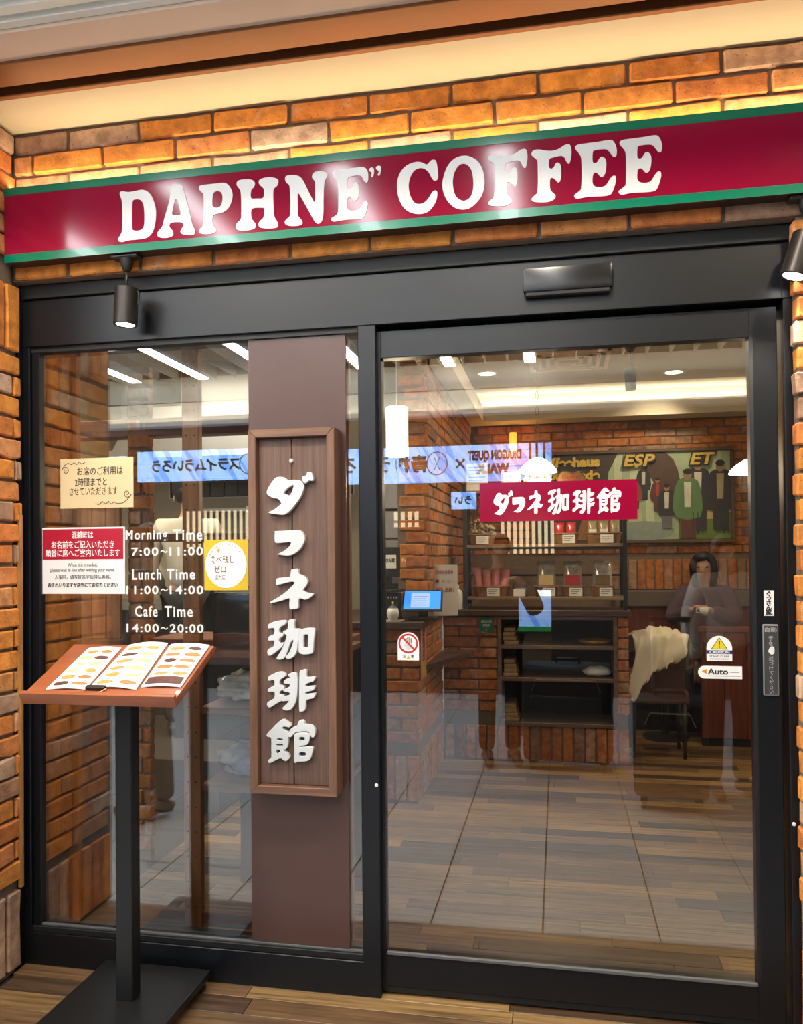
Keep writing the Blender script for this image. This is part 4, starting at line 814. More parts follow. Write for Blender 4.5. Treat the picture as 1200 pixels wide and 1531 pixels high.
bm = B(); box(bm, 0.378, 0.404, 3.165, 3.56, 0.262, 1.05, 0.002); fin('side_panel', bm, FRB, t)
for z_ in (0.262, 0.585, 0.815): 
    bm = B(); box(bm, -0.408, 0.378, 3.17, 3.56, z_, z_ + 0.026, 0.002); fin('shelf_board', bm, FRB, t)
bm = B(); box(bm, -0.408, 0.378, 3.167, 3.56, 1.026, 1.05, 0.002); fin('top_rail', bm, FRB, t)
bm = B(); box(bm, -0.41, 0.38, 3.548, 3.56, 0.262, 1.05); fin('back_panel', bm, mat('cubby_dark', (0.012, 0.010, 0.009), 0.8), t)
BAGM = mat('brown_paper_bag', (0.30, 0.20, 0.10), 0.8, var=0.2, scale=20)
for i, (z_, s_) in enumerate(((0.288, 'bottom'), (0.611, 'middle'), (0.841, 'top'))):
    prr2 = random.Random(20 + i)
    for k in range(4):
        x0 = -0.395 + prr2.uniform(-0.004, 0.006); bm = B(); box(bm, x0, x0 + 0.105 - 0.008 * k, 3.19 + 0.006 * k, 3.45, z_ + 0.001 + 0.0305 * k, z_ + 0.03 + 0.0305 * k, 0.006, 2)
        for v in bm.verts: v.co.z += 0.004 * noise.noise(v.co * 30)
        tag(fin('paper_bag', bm, BAGM), '%s folded brown paper bag in the pile on the %s cubby shelf' % (('lowest', 'second lowest', 'second highest', 'topmost')[k], s_), 'paper bag', 'paper bags in the cubby')
bm = B(); blob(bm, (0.27, 3.32, 0.645), (0.10, 0.09, 0.036), 0.25, 3, 2, 3, 0.612); tag(fin('white_pouch', bm, PAPER, smooth=True), 'crumpled white pouch at the right of the middle cubby shelf', 'pouch')
bm = B(); lathe(bm, [(0.0, 0.0), (0.10, 0.0), (0.112, 0.012), (0.115, 0.03), (0.108, 0.03), (0.10, 0.016), (0.0, 0.014)], (0.26, 3.34, 0.841), 24, cap=False); tag(fin('round_tray', bm, GOLDWOOD, smooth=True), 'shallow round wooden tray on the top cubby shelf', 'tray')
bm = B(); box(bm, -0.566, -0.461, 3.166, 3.176, 0.930, 1.041); 
t = thing('green_notice', 'small green notice on the low brick wall under the ledge', 'notice', (-0.51, 3.17, 0.93)); fin('sheet', bm, mat('green_print', (0.01, 0.13, 0.08), 0.5), t)
text('lettering', '感染症対策', 0.02, -0.513, 3.1655, 1.012, WINK, t, fit=0.075); text('lettering', '実施店', 0.02, -0.513, 3.1655, 0.985, WINK, t, fit=0.05); text('lettering', '○', 0.02, -0.513, 3.1655, 0.955, YEL, t)
# wedge shelf and poster on the counter side
bm = B(); vs0 = [(-0.826, 2.30), (-0.826, 3.12), (-0.60, 3.12), (-0.62, 3.0)]
a_ = [bm.verts.new((x, y, 0.775)) for x, y in vs0]; b_ = [bm.verts.new((x, y, 0.805)) for x, y in vs0]; bm.faces.new(a_); bm.faces.new(b_)
for i in range(4): bm.faces.new((a_[i], a_[(i + 1) % 4], b_[(i + 1) % 4], b_[i]))
tag(fin('wedge_shelf', bm, DKW), 'dark wedge-shaped shelf fixed to the side of the brick counter', 'shelf')
t = thing('counter_poster', 'narrow pink and yellow poster hanging on the corner of the brick counter', 'poster', (-0.82, 2.2, 0.72))
bm = B(); box(bm, -0.822, -0.819, 2.13, 2.34, 0.74, 1.09); fin('sheet', bm, mat('pink_poster', (0.55, 0.30, 0.27), 0.5, var=0.2), t)
bm = B(); box(bm, -0.8188, -0.818, 2.15, 2.32, 0.76, 0.85); fin('yellow_patch', bm, YEL, t)
for k in range(3):
    text('lettering', '珈琲豆'[k], 0.075, -0.8178, 2.235, 1.03 - k * 0.075, REDI, t, bold=0.003, axis=Matrix.Rotation(math.pi / 2, 4, 'Z'))

# things on the counter
t = thing('tablet', 'tablet with a glowing blue screen on the counter', 'tablet', (-0.83, 2.25, 1.095))
TA = math.radians(38); uxx = Vector((0.99, 0.10, 0)).normalized(); vyy = Vector((0, math.cos(TA), math.sin(TA))); vyy = (vyy - uxx * vyy.dot(uxx)).normalized(); nn_ = uxx.cross(vyy)
ct = Vector((-0.825, 2.24, 1.215))
bm = B(); obox(bm, ct, uxx, vyy, nn_, 0.125, 0.095, 0.006, 0.003); fin('body', bm, BLK, t)
bm = B(); obox(bm, ct + nn_ * 0.0065, uxx, vyy, nn_, 0.113, 0.083, 0.0008); fin('screen', bm, emit_mat('screen_blue', (0.03, 0.25, 0.95), 1.1), t)
bm = B(); obox(bm, ct + nn_ * 0.0078 - vyy * 0.004 - uxx * 0.012, uxx, vyy, nn_, 0.058, 0.066, 0.0005); fin('receipt_window', bm, emit_mat('screen_pale', (0.28, 0.42, 0.85), 1.0), t)
for k in range(5):
    bm = B(); obox(bm, ct + nn_ * 0.0087 + vyy * (0.03 - 0.02 * k) - uxx * 0.012, uxx, vyy, nn_, 0.045 - 0.01 * (k % 2), 0.0016, 0.0002); fin('screen_line', bm, NAVY, t)
bm = B(); box(bm, -0.91, -0.74, 2.19, 2.33, 1.096, 1.115, 0.004); fin('stand_foot', bm, BLK, t)
bm = B(); obox(bm, (-0.825, 2.28, 1.15), uxx, vyy, nn_, 0.03, 0.05, 0.008); fin('stand_arm', bm, BLK, t)
t = thing('card_terminal', 'black box-shaped card terminal beside the tablet', 'terminal', (-1.0, 2.25, 1.095))
bm = B(); box(bm, -1.045, -0.965, 2.20, 2.30, 1.096, 1.265, 0.006); fin('body', bm, BLK, t)
bm = B(); obox(bm, (-1.0, 2.22, 1.278), (1, 0, 0.08), (0, 1, 0), (-0.08, 0, 1), 0.065, 0.05, 0.008, 0.003); fin('lid', bm, BLK, t)
for k in range(4):
    bm = B(); box(bm, -1.035 + 0.017 * k, -1.028 + 0.017 * k, 2.196, 2.20, 1.232, 1.243); fin('indicator', bm, WHITE, t)
t = thing('figurine', 'small round white figurine with a blue cap on the counter', 'figurine', (-1.0, 2.13, 1.095))
bm = B(); lathe(bm, [(0.0, 0.0), (0.022, 0.0), (0.024, 0.01), (0.034, 0.03), (0.038, 0.055), (0.030, 0.08), (0.0, 0.09)], (-0.985, 2.11, 1.096), 20, cap=False); fin('body', bm, WHITE, t, True)
bm = B(); lathe(bm, [(0.031, 0.066), (0.026, 0.086), (0.012, 0.096), (0.0, 0.097)], (-0.985, 2.11, 1.097), 20, cap=False); fin('cap', bm, mat('slate_blue', (0.06, 0.10, 0.16), 0.5), t, True)
bm = B(); lathe(bm, [(0.005, 0.094), (0.006, 0.12), (0.0, 0.122)], (-0.985, 2.11, 1.097), 10); fin('knob', bm, YEL, t, True)
bm = B(); box(bm, -1.10, -0.93, 2.085, 2.20, 1.0955, 1.1005, 0.001); tag(fin('cash_tray', bm, mat('beige_tray', (0.42, 0.38, 0.32), 0.6)), 'flat beige tray on the counter edge before the figurine', 'tray')
t = thing('pump_bottle', 'white pump bottle of hand sanitiser at the counter corner', 'bottle', (-0.738, 3.22, 1.095))
SANI = mat('cloudy_plastic', (0.60, 0.60, 0.56), 0.35, var=0.03)
cx_, cy_ = -0.745, 3.10 - 0.02
cx_, cy_ = -0.738, 3.22
bm = B(); lathe(bm, [(0.0, 0.0), (0.048, 0.0), (0.050, 0.006), (0.050, 0.115), (0.044, 0.135), (0.022, 0.150), (0.020, 0.158), (0.0, 0.158)], (cx_, cy_, 1.096), 24, cap=False); fin('bottle_body', bm, SANI, t, 40)
bm = B(); lathe(bm, [(0.022, 0.155), (0.022, 0.175), (0.010, 0.185), (0.007, 0.21), (0.012, 0.212), (0.012, 0.222), (0.0, 0.224)], (cx_, cy_, 1.096), 18); fin('pump', bm, WHITE, t, 40)
bm = B(); tube(bm, [(cx_, cy_, 1.312), (cx_ - 0.04, cy_, 1.313), (cx_ - 0.058, cy_, 1.305)], 0.006, 8); fin('nozzle', bm, WHITE, t, True)
t = thing('price_board', 'white standing price board with red print behind the tablet', 'sign', (-0.74, 2.5, 1.095))
bm = B(); pa = Vector((0.985, 0.17, 0)); obox(bm, (-0.735, 2.62, 1.265), pa, (-0.17, 0.985, 0), (0, 0, 1), 0.082, 0.004, 0.17, 0.001); fin('board', bm, PAPER, t)
bm = B(); obox(bm, (-0.735, 2.66, 1.13), pa, (-0.17, 0.985, 0), (0, 0, 1), 0.06, 0.04, 0.033); fin('foot', bm, PAPER, t)
rt_ = Matrix.Rotation(math.atan2(0.17, 0.985), 4, 'Z')
text('lettering', '珈琲お食事券', 0.03, -0.735, 2.612, 1.385, REDI, t, fit=0.11, axis=rt_)
text('lettering', '●', 0.03, -0.785, 2.605, 1.325, REDI, t, axis=rt_); text('lettering', 'コーヒー', 0.022, -0.72, 2.612, 1.325, GREYINK, t, fit=0.075, axis=rt_)
text('lettering', '¥2,881', 0.04, -0.735, 2.612, 1.265, REDI, t, fit=0.12, axis=rt_)
# kitchen side behind the counter
STEEL = mat('brushed_steel', (0.42, 0.41, 0.39), 0.38, metal=0.8, var=0.1, scale=3)
t = thing('steel_machine', 'tall brushed steel coffee machine left of the brick pier', 'machine', (-1.15, 2.75, 1.095))
for k, (z0, z1) in enumerate(((1.10, 1.30), (1.305, 1.60), (1.61, 1.80), (1.81, 2.02))):
    bm = B(); box(bm, -1.30, -1.01, 2.60, 2.95, z0, z1 - 0.006, 0.006); fin('cabinet_section', bm, STEEL if k else BLK, t)
bm = B(); tube(bm, [(-1.03, 2.592, 1.40), (-1.03, 2.57, 1.42), (-1.03, 2.57, 1.56), (-1.03, 2.592, 1.58)], 0.007, 8); fin('handle', bm, WHITE, t, True)
bm = B(); box(bm, -1.18, -1.165, 2.594, 2.60, 1.70, 1.725); fin('lock', bm, BLK, t)
t = thing('monitor', 'dark monitor turned away with two stickers on its back', 'monitor', (-1.1, 2.3, 1.095))
bm = B(); box(bm, -1.22, -0.90, 2.36, 2.385, 1.36, 1.55, 0.004); fin('shell', bm, BLK, t)
bm = B(); box(bm, -1.12, -1.05, 2.38, 2.41, 1.096, 1.45); fin('arm', bm, BLK, t)
st = sheet('orange_sticker', 'small orange sticker with white lettering on the dark monitor', 'sticker', -0.985, -0.90, 1.42, 1.50, mat('orange_paper', (0.60, 0.22, 0.01), 0.5), 2.3595)
text('lettering', 'チャント!', 0.03, -0.943, 2.357, 1.463, WINK, st, fit=0.07, bold=0.001)
st = sheet('white_sticker', 'small white sticker with black brush writing on the dark monitor', 'sticker', -1.09, -1.012, 1.415, 1.50, PAPER, 2.3595)
text('lettering', 'さん家', 0.03, -1.05, 2.357, 1.465, INK, st, fit=0.06, bold=0.001)
t = thing('cylinder_pendant', 'glowing white cylinder pendant lamp at the left edge of the door glass', 'lamp', (-0.848, 1.6, 2.03))
bm = B(); lathe(bm, [(0.060, 2.035), (0.060, 2.30), (0.056, 2.302), (0.0, 2.302)], (-0.848, 1.6, 0), 28, cap=False); fin('shade', bm, emit_mat('lit_shade', (1.0, 0.82, 0.52), 2.6), t, 40)
bm = B(); lathe(bm, [(0.056, 2.037), (0.0, 2.037)], (-0.848, 1.6, 0), 28, cap=False); fin('bottom_disc', bm, emit_mat('lit_disc', (1.0, 0.9, 0.7), 4.0), t)
bm = B(); tube(bm, [(-0.848, 1.6, 2.30), (-0.848, 1.6, 2.98)], 0.004, 6); fin('cord', bm, PAPER, t)

# ---------------------------------------------------------------- display shelves on the ledge
t = thing('display_shelf', 'black metal display rack with oak boards standing on the ledge', 'shelf', (-0.1, 3.36, 1.095))
for x_ in (-0.668, 0.468):
    for y_ in (3.22, 3.50):
        bm = B(); box(bm, x_ - 0.014, x_ + 0.014, y_ - 0.014, y_ + 0.014, 1.096, 2.02 if x_ < 0 else 1.98, 0.002); fin('post', bm, BLK, t)
for z_ in (1.165, 1.545, 1.945):
    bm = B(); box(bm, -0.655, 0.478, 3.21, 3.51, z_, z_ + 0.022, 0.002); fin('board', bm, SHELFW, t)
bm = B(); box(bm, -0.655, 0.455, 3.495, 3.505, 1.33, 1.345); fin('back_rail', bm, BLK, t)
bm = B(); box(bm, -0.655, 0.455, 3.213, 3.225, 1.525, 1.545); fin('front_rail', bm, BLK, t)
WICK = mat('wicker', (0.22, 0.115, 0.05), 0.7, var=0.35, scale=60, bump=0.5, bscale=160)
def basket(x, z, w_, label, y=3.32, d_=0.16, h_=0.075, card=True):
    t = thing('wicker_basket', label, 'basket', (x, y, z), 'wicker baskets on the display rack')
    bm = B(); n_ = 28; rings = []
    for (k, zz) in ((0.86, 0.0), (0.90, 0.015), (0.94, 0.035), (0.98, 0.055), (1.0, h_), (0.95, h_), (0.84, 0.012)):
        ring = []
        for i in range(n_):
            a = 2 * math.pi * i / n_; c_, s_ = math.cos(a), math.sin(a)
            q = (abs(c_) ** 4 + abs(s_) ** 4) ** -0.25; wob = 1 + 0.012 * math.cos(i * math.pi)
            ring.append(bm.verts.new((x + c_ * q * w_ / 2 * k * wob, y + s_ * q * d_ / 2 * k * wob, z + zz)))
        rings.append(ring)
    for a, b in zip(rings, rings[1:]):
        for i in range(n_): bm.faces.new((a[i], a[(i + 1) % n_], b[(i + 1) % n_], b[i]))
    bm.faces.new(rings[0]); bm.faces.new(rings[-1]); fin('bowl', bm, WICK, t)
    pts = [(v[0], v[1], z + h_) for v in [(x + math.cos(2 * math.pi * i / 24) * (abs(math.cos(2 * math.pi * i / 24)) ** 4 + abs(math.sin(2 * math.pi * i / 24)) ** 4) ** -0.25 * w_ / 2, y + math.sin(2 * math.pi * i / 24) * (abs(math.cos(2 * math.pi * i / 24)) ** 4 + abs(math.sin(2 * math.pi * i / 24)) ** 4) ** -0.25 * d_ / 2) for i in range(24)]]
    bm = B(); tube(bm, pts, 0.006, 6, True); fin('rim', bm, WICK, t, True)
    if card:
        bm = B(); box(bm, x - 0.045 + 0.02, x + 0.045 + 0.02, y - d_ / 2 - 0.012, y - d_ / 2 - 0.010, z + 0.006, z + 0.066); cd = fin('price_card', bm, PAPER, t)
        for k in range(3):
            bm = B(); box(bm, x - 0.015, x + 0.055 - 0.012 * k, y - d_ / 2 - 0.0128, y - d_ / 2 - 0.0120, z + 0.050 - 0.014 * k, z + 0.054 - 0.014 * k); fin('print_line', bm, GREYINK, cd)
    return t
def packet(x, z, w_, h_, m, label, band=None, y=3.32, name='snack_packet', group=None, lean=0.0):
    t = thing(name, label, 'packet', (x, y, z), group)
    bm = B(); nx, nz = 6, 7
    def P_(i, j, s):
        u, v = i / nx, j / nz
        puff = 0.024 * (math.sin(math.pi * u) ** 0.6) * (math.sin(math.pi * min(1, v * 1.05)) ** 0.5 if v < 0.95 else 0.05)
        return (x + (u - 0.5) * w_ * (1 - 0.12 * v) + lean * v, y + s * (puff + 0.001) + 0.02 * v, z + v * h_ + 0.004 * math.sin(i * 2.1 + x * 40) * (v > 0.9))
    F_ = [[bm.verts.new(P_(i, j, -1)) for j in range(nz + 1)] for i in range(nx + 1)]; K_ = [[bm.verts.new(P_(i, j, 1)) for j in range(nz + 1)] for i in range(nx + 1)]
    for i in range(nx):
        for j in range(nz):
            bm.faces.new((F_[i][j], F_[i + 1][j], F_[i + 1][j + 1], F_[i][j + 1])); bm.faces.new((K_[i][j], K_[i][j + 1], K_[i + 1][j + 1], K_[i + 1][j]))
    for i in range(nx):
        bm.faces.new((F_[i][0], K_[i][0], K_[i + 1][0], F_[i + 1][0])); bm.faces.new((F_[i][nz], F_[i + 1][nz], K_[i + 1][nz], K_[i][nz]))
    for j in range(nz):
        bm.faces.new((F_[0][j], F_[0][j + 1], K_[0][j + 1], K_[0][j])); bm.faces.new((F_[nx][j], K_[nx][j], K_[nx][j + 1], F_[nx][j + 1]))
    fin('bag', bm, m, t, True)
    if band is not None:
        bm = B(); box(bm, x - w_ * 0.36, x + w_ * 0.36, y - 0.028, y - 0.0255, z + h_ * 0.28, z + h_ * 0.58); fin('paper_band', bm, band, t)
    return t
PINKP = mat('pink_sweets', (0.60, 0.22, 0.22), 0.3, var=0.35, scale=70, coat=0.5)
REDP = mat('red_pack', (0.42, 0.02, 0.03), 0.3, var=0.2, scale=40, coat=0.5)
OLIVE = mat('olive_pack', (0.26, 0.20, 0.11), 0.35, var=0.35, scale=50, coat=0.4)
FILM = mat('silvery_film', (0.45, 0.43, 0.38), 0.18, metal=0.3, var=0.5, scale=45, coat=0.6)
CREAMB = mat('cream_band', (0.70, 0.55, 0.25), 0.5); REDB = mat('red_band', (0.45, 0.03, 0.05), 0.5); BRB = mat('olive_band', (0.20, 0.14, 0.07), 0.5)
ZB, ZM, ZT = 1.187, 1.567, 1.967
basket(-0.485, ZB, 0.27, 'wicker basket of pink sweets at the left of the lower rack board')
for k, x_ in enumerate((-0.575, -0.515, -0.455, -0.395)):
    packet(x_, ZB + 0.025, 0.066, 0.19 - 0.01 * (k % 2), PINKP, ('leftmost', 'second', 'third', 'rightmost')[k] + ' clear packet of pink sweets in the lower basket', lean=(-0.02, -0.005, 0.005, 0.02)[k], group='packets of pink sweets')
t = thing('clear_box', 'small clear plastic box with white card on the lower rack board', 'box', (-0.27, 3.31, ZB))
bm = B(); box(bm, -0.325, -0.215, 3.25, 3.37, ZB + 0.001, ZB + 0.10, 0.003); fin('tub', bm, CLEAR, t)
bm = B(); box(bm, -0.315, -0.225, 3.26, 3.36, ZB + 0.004, ZB + 0.06, 0.01); fin('contents', bm, mat('pale_blue_sweets', (0.30, 0.42, 0.55), 0.4, var=0.4, scale=60), t)
bm = B(); box(bm, -0.32, -0.235, 3.244, 3.246, ZB + 0.004, ZB + 0.055); fin('price_card', bm, PAPER, t)
for x_, m_, bnd, lab in ((-0.085, FILM, CREAMB, 'cream'), (0.105, FILM, REDB, 'red'), (0.315, FILM, BRB, 'olive')):
    basket(x_, ZB, 0.165, 'wicker basket holding the bag with the %s band on the lower board' % lab)
    packet(x_, ZB + 0.02, 0.145, 0.235, m_, 'clear glossy biscuit bag with a %s paper band on the lower board' % lab, bnd, name='biscuit_bag', group='biscuit bags')
basket(-0.56, ZM, 0.20, 'wicker basket of dried flowers at the left of the middle board')
DRY = mat('dried_flowers', (0.34, 0.27, 0.17), 0.8, var=0.5, scale=60)
bm = B(); fr = random.Random(9)
for k in range(60):
    p = (-0.56 + fr.uniform(-0.08, 0.10), 3.32 + fr.uniform(-0.05, 0.05), ZM + 0.075 + abs(fr.gauss(0, 0.045))); bmesh.ops.create_icosphere(bm, subdivisions=1, radius=fr.uniform(0.008, 0.018), matrix=Matrix.Translation(p))
for k in range(14):
    x_ = -0.56 + fr.uniform(-0.06, 0.07); tube(bm, [(x_, 3.32, ZM + 0.03), (x_ + fr.uniform(-0.03, 0.03), 3.32, ZM + 0.15)], 0.002, 4)
tag(fin('dried_flowers', bm, DRY), 'bunch of pale dried flowers in the basket on the middle board', 'flowers', kind='stuff')
basket(0.06, ZM, 0.18, 'wicker basket of red packs on the middle board'); basket(0.325, ZM, 0.25, 'wicker basket of olive packs at the right of the middle board')
for k, x_ in enumerate((0.015, 0.10)): packet(x_, ZM + 0.02, 0.078, 0.14, REDP, ('left', 'right')[k] + ' of the two red packs in the middle basket', group='red packs')
for k, x_ in enumerate((0.25, 0.33, 0.41)): packet(x_, ZM + 0.02, 0.074, 0.15, OLIVE, ('left', 'middle', 'right')[k] + ' one of the three olive packs in the right basket', PAPER if k < 2 else None, group='olive packs')
BREAD = mat('bread_crust', (0.52, 0.28, 0.10), 0.6, var=0.25, scale=20)
for k, x_ in enumerate((-0.14, 0.10)):
    t = thing('bread_loaf', ('left', 'right')[k] + ' of the two bagged bread loaves on the top board', 'bread', (x_, 3.34, ZT), 'bagged bread loaves')
    bm = B()
    prof = [(-0.09, 0), (0.09, 0), (0.09, 0.085), (0.07, 0.115), (0.04, 0.12), (0.015, 0.108), (-0.01, 0.118), (-0.045, 0.122), (-0.075, 0.115), (-0.09, 0.085)]
    prism(bm, [(x_ + a, ZT + 0.002 + b) for a, b in smooth_loop(prof, 2)], 3.28, 3.40); fin('loaf', bm, BREAD, t, 50)
    bm = B(); prism(bm, [(x_ + a * 1.1, ZT + 0.001 + b * 1.07) for a, b in prof], 3.268, 3.412); fin('bag', bm, CLEAR, t)
    text('lettering', 'Daphne', 0.04, x_, 3.264, ZT + 0.085, REDI, t, fit=0.13, shear=0.2)
t = thing('photo_card', 'small white card with a cup drawing on the top rack board', 'card', (-0.335, 3.30, ZT))
bm = B(); box(bm, -0.402, -0.262, 3.30, 3.304, ZT, ZT + 0.155); fin('card', bm, PAPER, t)
bm = B(); box(bm, -0.396, -0.268, 3.2985, 3.2998, ZT + 0.005, ZT + 0.15); fin('red_border', bm, REDB, t)
bm = B(); box(bm, -0.388, -0.276, 3.297, 3.2985, ZT + 0.012, ZT + 0.142); fin('inner_card', bm, PAPER, t)
text('lettering', '珈琲', 0.04, -0.352, 3.2965, ZT + 0.10, INK, t, fit=0.05)
bm = B(); tube(bm, [(-0.315 + 0.022 * math.cos(a), 3.2965, ZT + 0.11 + 0.014 * math.sin(a)) for a in [i * 0.52 for i in range(12)]], 0.0015, 5, True); fin('cup_drawing', bm, INK, t)
bm = B(); box(bm, -0.66, -0.50, 3.30, 3.305, ZT, ZT + 0.21); 
t = thing('paper_sheet', 'white printed sheet standing at the left end of the top rack board', 'sheet', (-0.58, 3.30, ZT)); fin('sheet', bm, PAPER, t)
for k in range(6):
    bm = B(); box(bm, -0.645, -0.52 - 0.02 * (k % 3), 3.2985, 3.2995, ZT + 0.18 - 0.025 * k, ZT + 0.185 - 0.025 * k); fin('print_line', bm, GREYINK, t)

# ---------------------------------------------------------------- mural on the back wall
t = thing('mural', 'large framed painted coffeehouse mural on the back wall', 'painting', (0.66, 4.99, 1.58))
MY = 4.975
mx0, mx1, mz0, mz1 = -0.20, 1.56, 1.585, 2.445
DARKB = mat('mural_frame', (0.10, 0.06, 0.035), 0.5)
for bx in ((mx0, mx1, mz1 - 0.03, mz1), (mx0, mx1, mz0, mz0 + 0.03), (mx0, mx0 + 0.03, mz0 + 0.03, mz1 - 0.03), (mx1 - 0.03, mx1, mz0 + 0.03, mz1 - 0.03)):
    bm = B(); box(bm, bx[0], bx[1], MY - 0.03, MY + 0.02, bx[2], bx[3], 0.004); fin('frame_rail', bm, DARKB, t)
PAINT = {}
def paint(n, c, var=0.25):
    if n not in PAINT: PAINT[n] = mat('paint_' + n, c, 0.5, var=var, scale=14)
    return PAINT[n]
layer = [0]
def daub(name, pts, col, k=0):
    layer[0] += 1
    flat(name, [smooth_loop(pts, k) if k else pts], MY - 0.001 - 0.00045 * layer[0], 0.0006, col, t)
def rect(a, b, c_, d): return [(a, c_), (b, c_), (b, d), (a, d)]
daub('canvas', rect(mx0 + 0.03, mx1 - 0.03, mz0 + 0.03, mz1 - 0.03), paint('brown_black', (0.045, 0.035, 0.022)))
OLD = (0.40, 0.50, 0.26)
daub('painted_wall', rect(0.44, 1.53, 1.62, 2.415), paint('sage', (0.36, 0.44, 0.27)))
for xx in (0.52, 0.66, 0.80, 1.22, 1.38): daub('painted_pillar', rect(xx, xx + 0.07, 1.75, 2.41), paint('pale_green', (0.52, 0.58, 0.38)))
daub('painted_floor', rect(1.08, 1.53, 1.62, 1.86), paint('moss', (0.13, 0.20, 0.03)))
daub('painted_light', [(1.15, 1.80), (1.42, 1.80), (1.35, 2.20), (1.24, 2.20)], paint('straw', (0.55, 0.45, 0.15)))
daub('painted_arch', [(0.42, 1.62), (0.42, 2.41), (0.55, 2.41), (0.47, 2.25), (0.45, 1.95), (0.50, 1.75), (0.62, 1.62)], paint('arch', (0.05, 0.035, 0.025)), 2)
daub('painted_curtain', [(0.74, 2.41), (0.98, 2.41), (1.08, 2.25), (1.10, 2.02), (0.98, 1.95), (0.88, 2.12)], paint('curtain', (0.085, 0.045, 0.03)), 2)
daub('painted_table', [(0.52, 1.70), (0.78, 1.70), (0.74, 1.98), (0.56, 1.98)], paint('cloth', (0.50, 0.50, 0.28)))
daub('painted_ground', ellipse(0.78, 1.70, 0.26, 0.09, 20), paint('slate', (0.25, 0.30, 0.26)))
def figure(x, z0, h, coat, shirt, trousers, skin=(0.30, 0.17, 0.10)):
    w_ = h * 0.17
    daub('painted_legs', [(x - w_ * 0.6, z0), (x + w_ * 0.6, z0), (x + w_ * 0.7, z0 + h * 0.5), (x - w_ * 0.7, z0 + h * 0.5)], trousers)
    daub('painted_coat', [(x - w_, z0 + h * 0.30), (x + w_, z0 + h * 0.30), (x + w_ * 1.15, z0 + h * 0.6), (x + w_ * 0.8, z0 + h * 0.84), (x, z0 + h * 0.88), (x - w_ * 0.8, z0 + h * 0.84), (x - w_ * 1.2, z0 + h * 0.6)], coat, 2)
    daub('painted_shirt', [(x - w_ * 0.28, z0 + h * 0.45), (x + w_ * 0.22, z0 + h * 0.45), (x + w_ * 0.3, z0 + h * 0.82), (x - w_ * 0.3, z0 + h * 0.82)], shirt)
    daub('painted_face', ellipse(x, z0 + h * 0.92, h * 0.06, h * 0.075, 14), paint('face%.2f' % skin[0], skin))
    daub('painted_hair', ellipse(x, z0 + h * 0.97, h * 0.065, h * 0.045, 14), paint('hair', (0.02, 0.012, 0.01)))
coal = paint('coal', (0.030, 0.028, 0.032)); ivory = paint('ivory', (0.58, 0.55, 0.45)); leaf = paint('leaf', (0.10, 0.20, 0.07)); rose = paint('rose', (0.34, 0.05, 0.04)); wine = paint('wine', (0.11, 0.03, 0.02))
figure(0.78, 1.98, 0.32, coal, ivory, coal)
for x_ in (0.52, 0.64, 0.71): figure(x_, 1.90, 0.26, rose, rose, wine)
figure(0.90, 1.88, 0.30, wine, rose, wine)
figure(0.98, 1.72, 0.40, coal, ivory, paint('grey_cloth', (0.14, 0.14, 0.15)))
figure(0.58, 1.68, 0.34, leaf, paint('lime', (0.35, 0.42, 0.08)), leaf)
figure(1.25, 1.70, 0.64, coal, ivory, coal)
figure(1.44, 1.70, 0.62, coal, paint('tan', (0.36, 0.28, 0.14)), coal)
figure(1.16, 1.63, 0.62, leaf, ivory, wine)
for x_ in (1.20, 1.24, 1.28, 1.46, 1.50): daub('painted_stool', rect(x_, x_ + 0.008, 1.66, 1.86), coal)
daub('painted_chest', [(0.16, 1.62), (0.40, 1.62), (0.46, 1.78), (0.44, 1.92), (0.24, 1.86)], paint('chest', (0.30, 0.13, 0.04)))
daub('painted_cloth', [(0.42, 1.62), (0.60, 1.62), (0.46, 1.86)], paint('scarlet', (0.42, 0.02, 0.02)))
GOLDP = paint('gold', (0.62, 0.42, 0.06)); layer[0] += 2
tyy = lambda: MY - 0.003 - 0.00045 * layer[0]
text('lettering', 'Kaffeehaus', 0.11, 0.10, tyy(), 2.345, GOLDP, t, fit=0.58, bold=0.006)
text('lettering', 'Promenade', 0.11, 0.10, tyy(), 2.225, GOLDP, t, fit=0.58, bold=0.006)
text('lettering', 'ESP', 0.14, 0.74, tyy() - 0.003, 2.345, coal, t, fit=0.31, bold=0.016, shear=0.2); text('lettering', 'ESP', 0.14, 0.74, tyy() - 0.006, 2.345, GOLDP, t, fit=0.28, bold=0.004, shear=0.2)
text('lettering', 'ET', 0.14, 1.29, tyy() - 0.003, 2.345, coal, t, fit=0.25, bold=0.016, shear=0.2); text('lettering', 'ET', 0.14, 1.29, tyy() - 0.006, 2.345, GOLDP, t, fit=0.22, bold=0.004, shear=0.2)

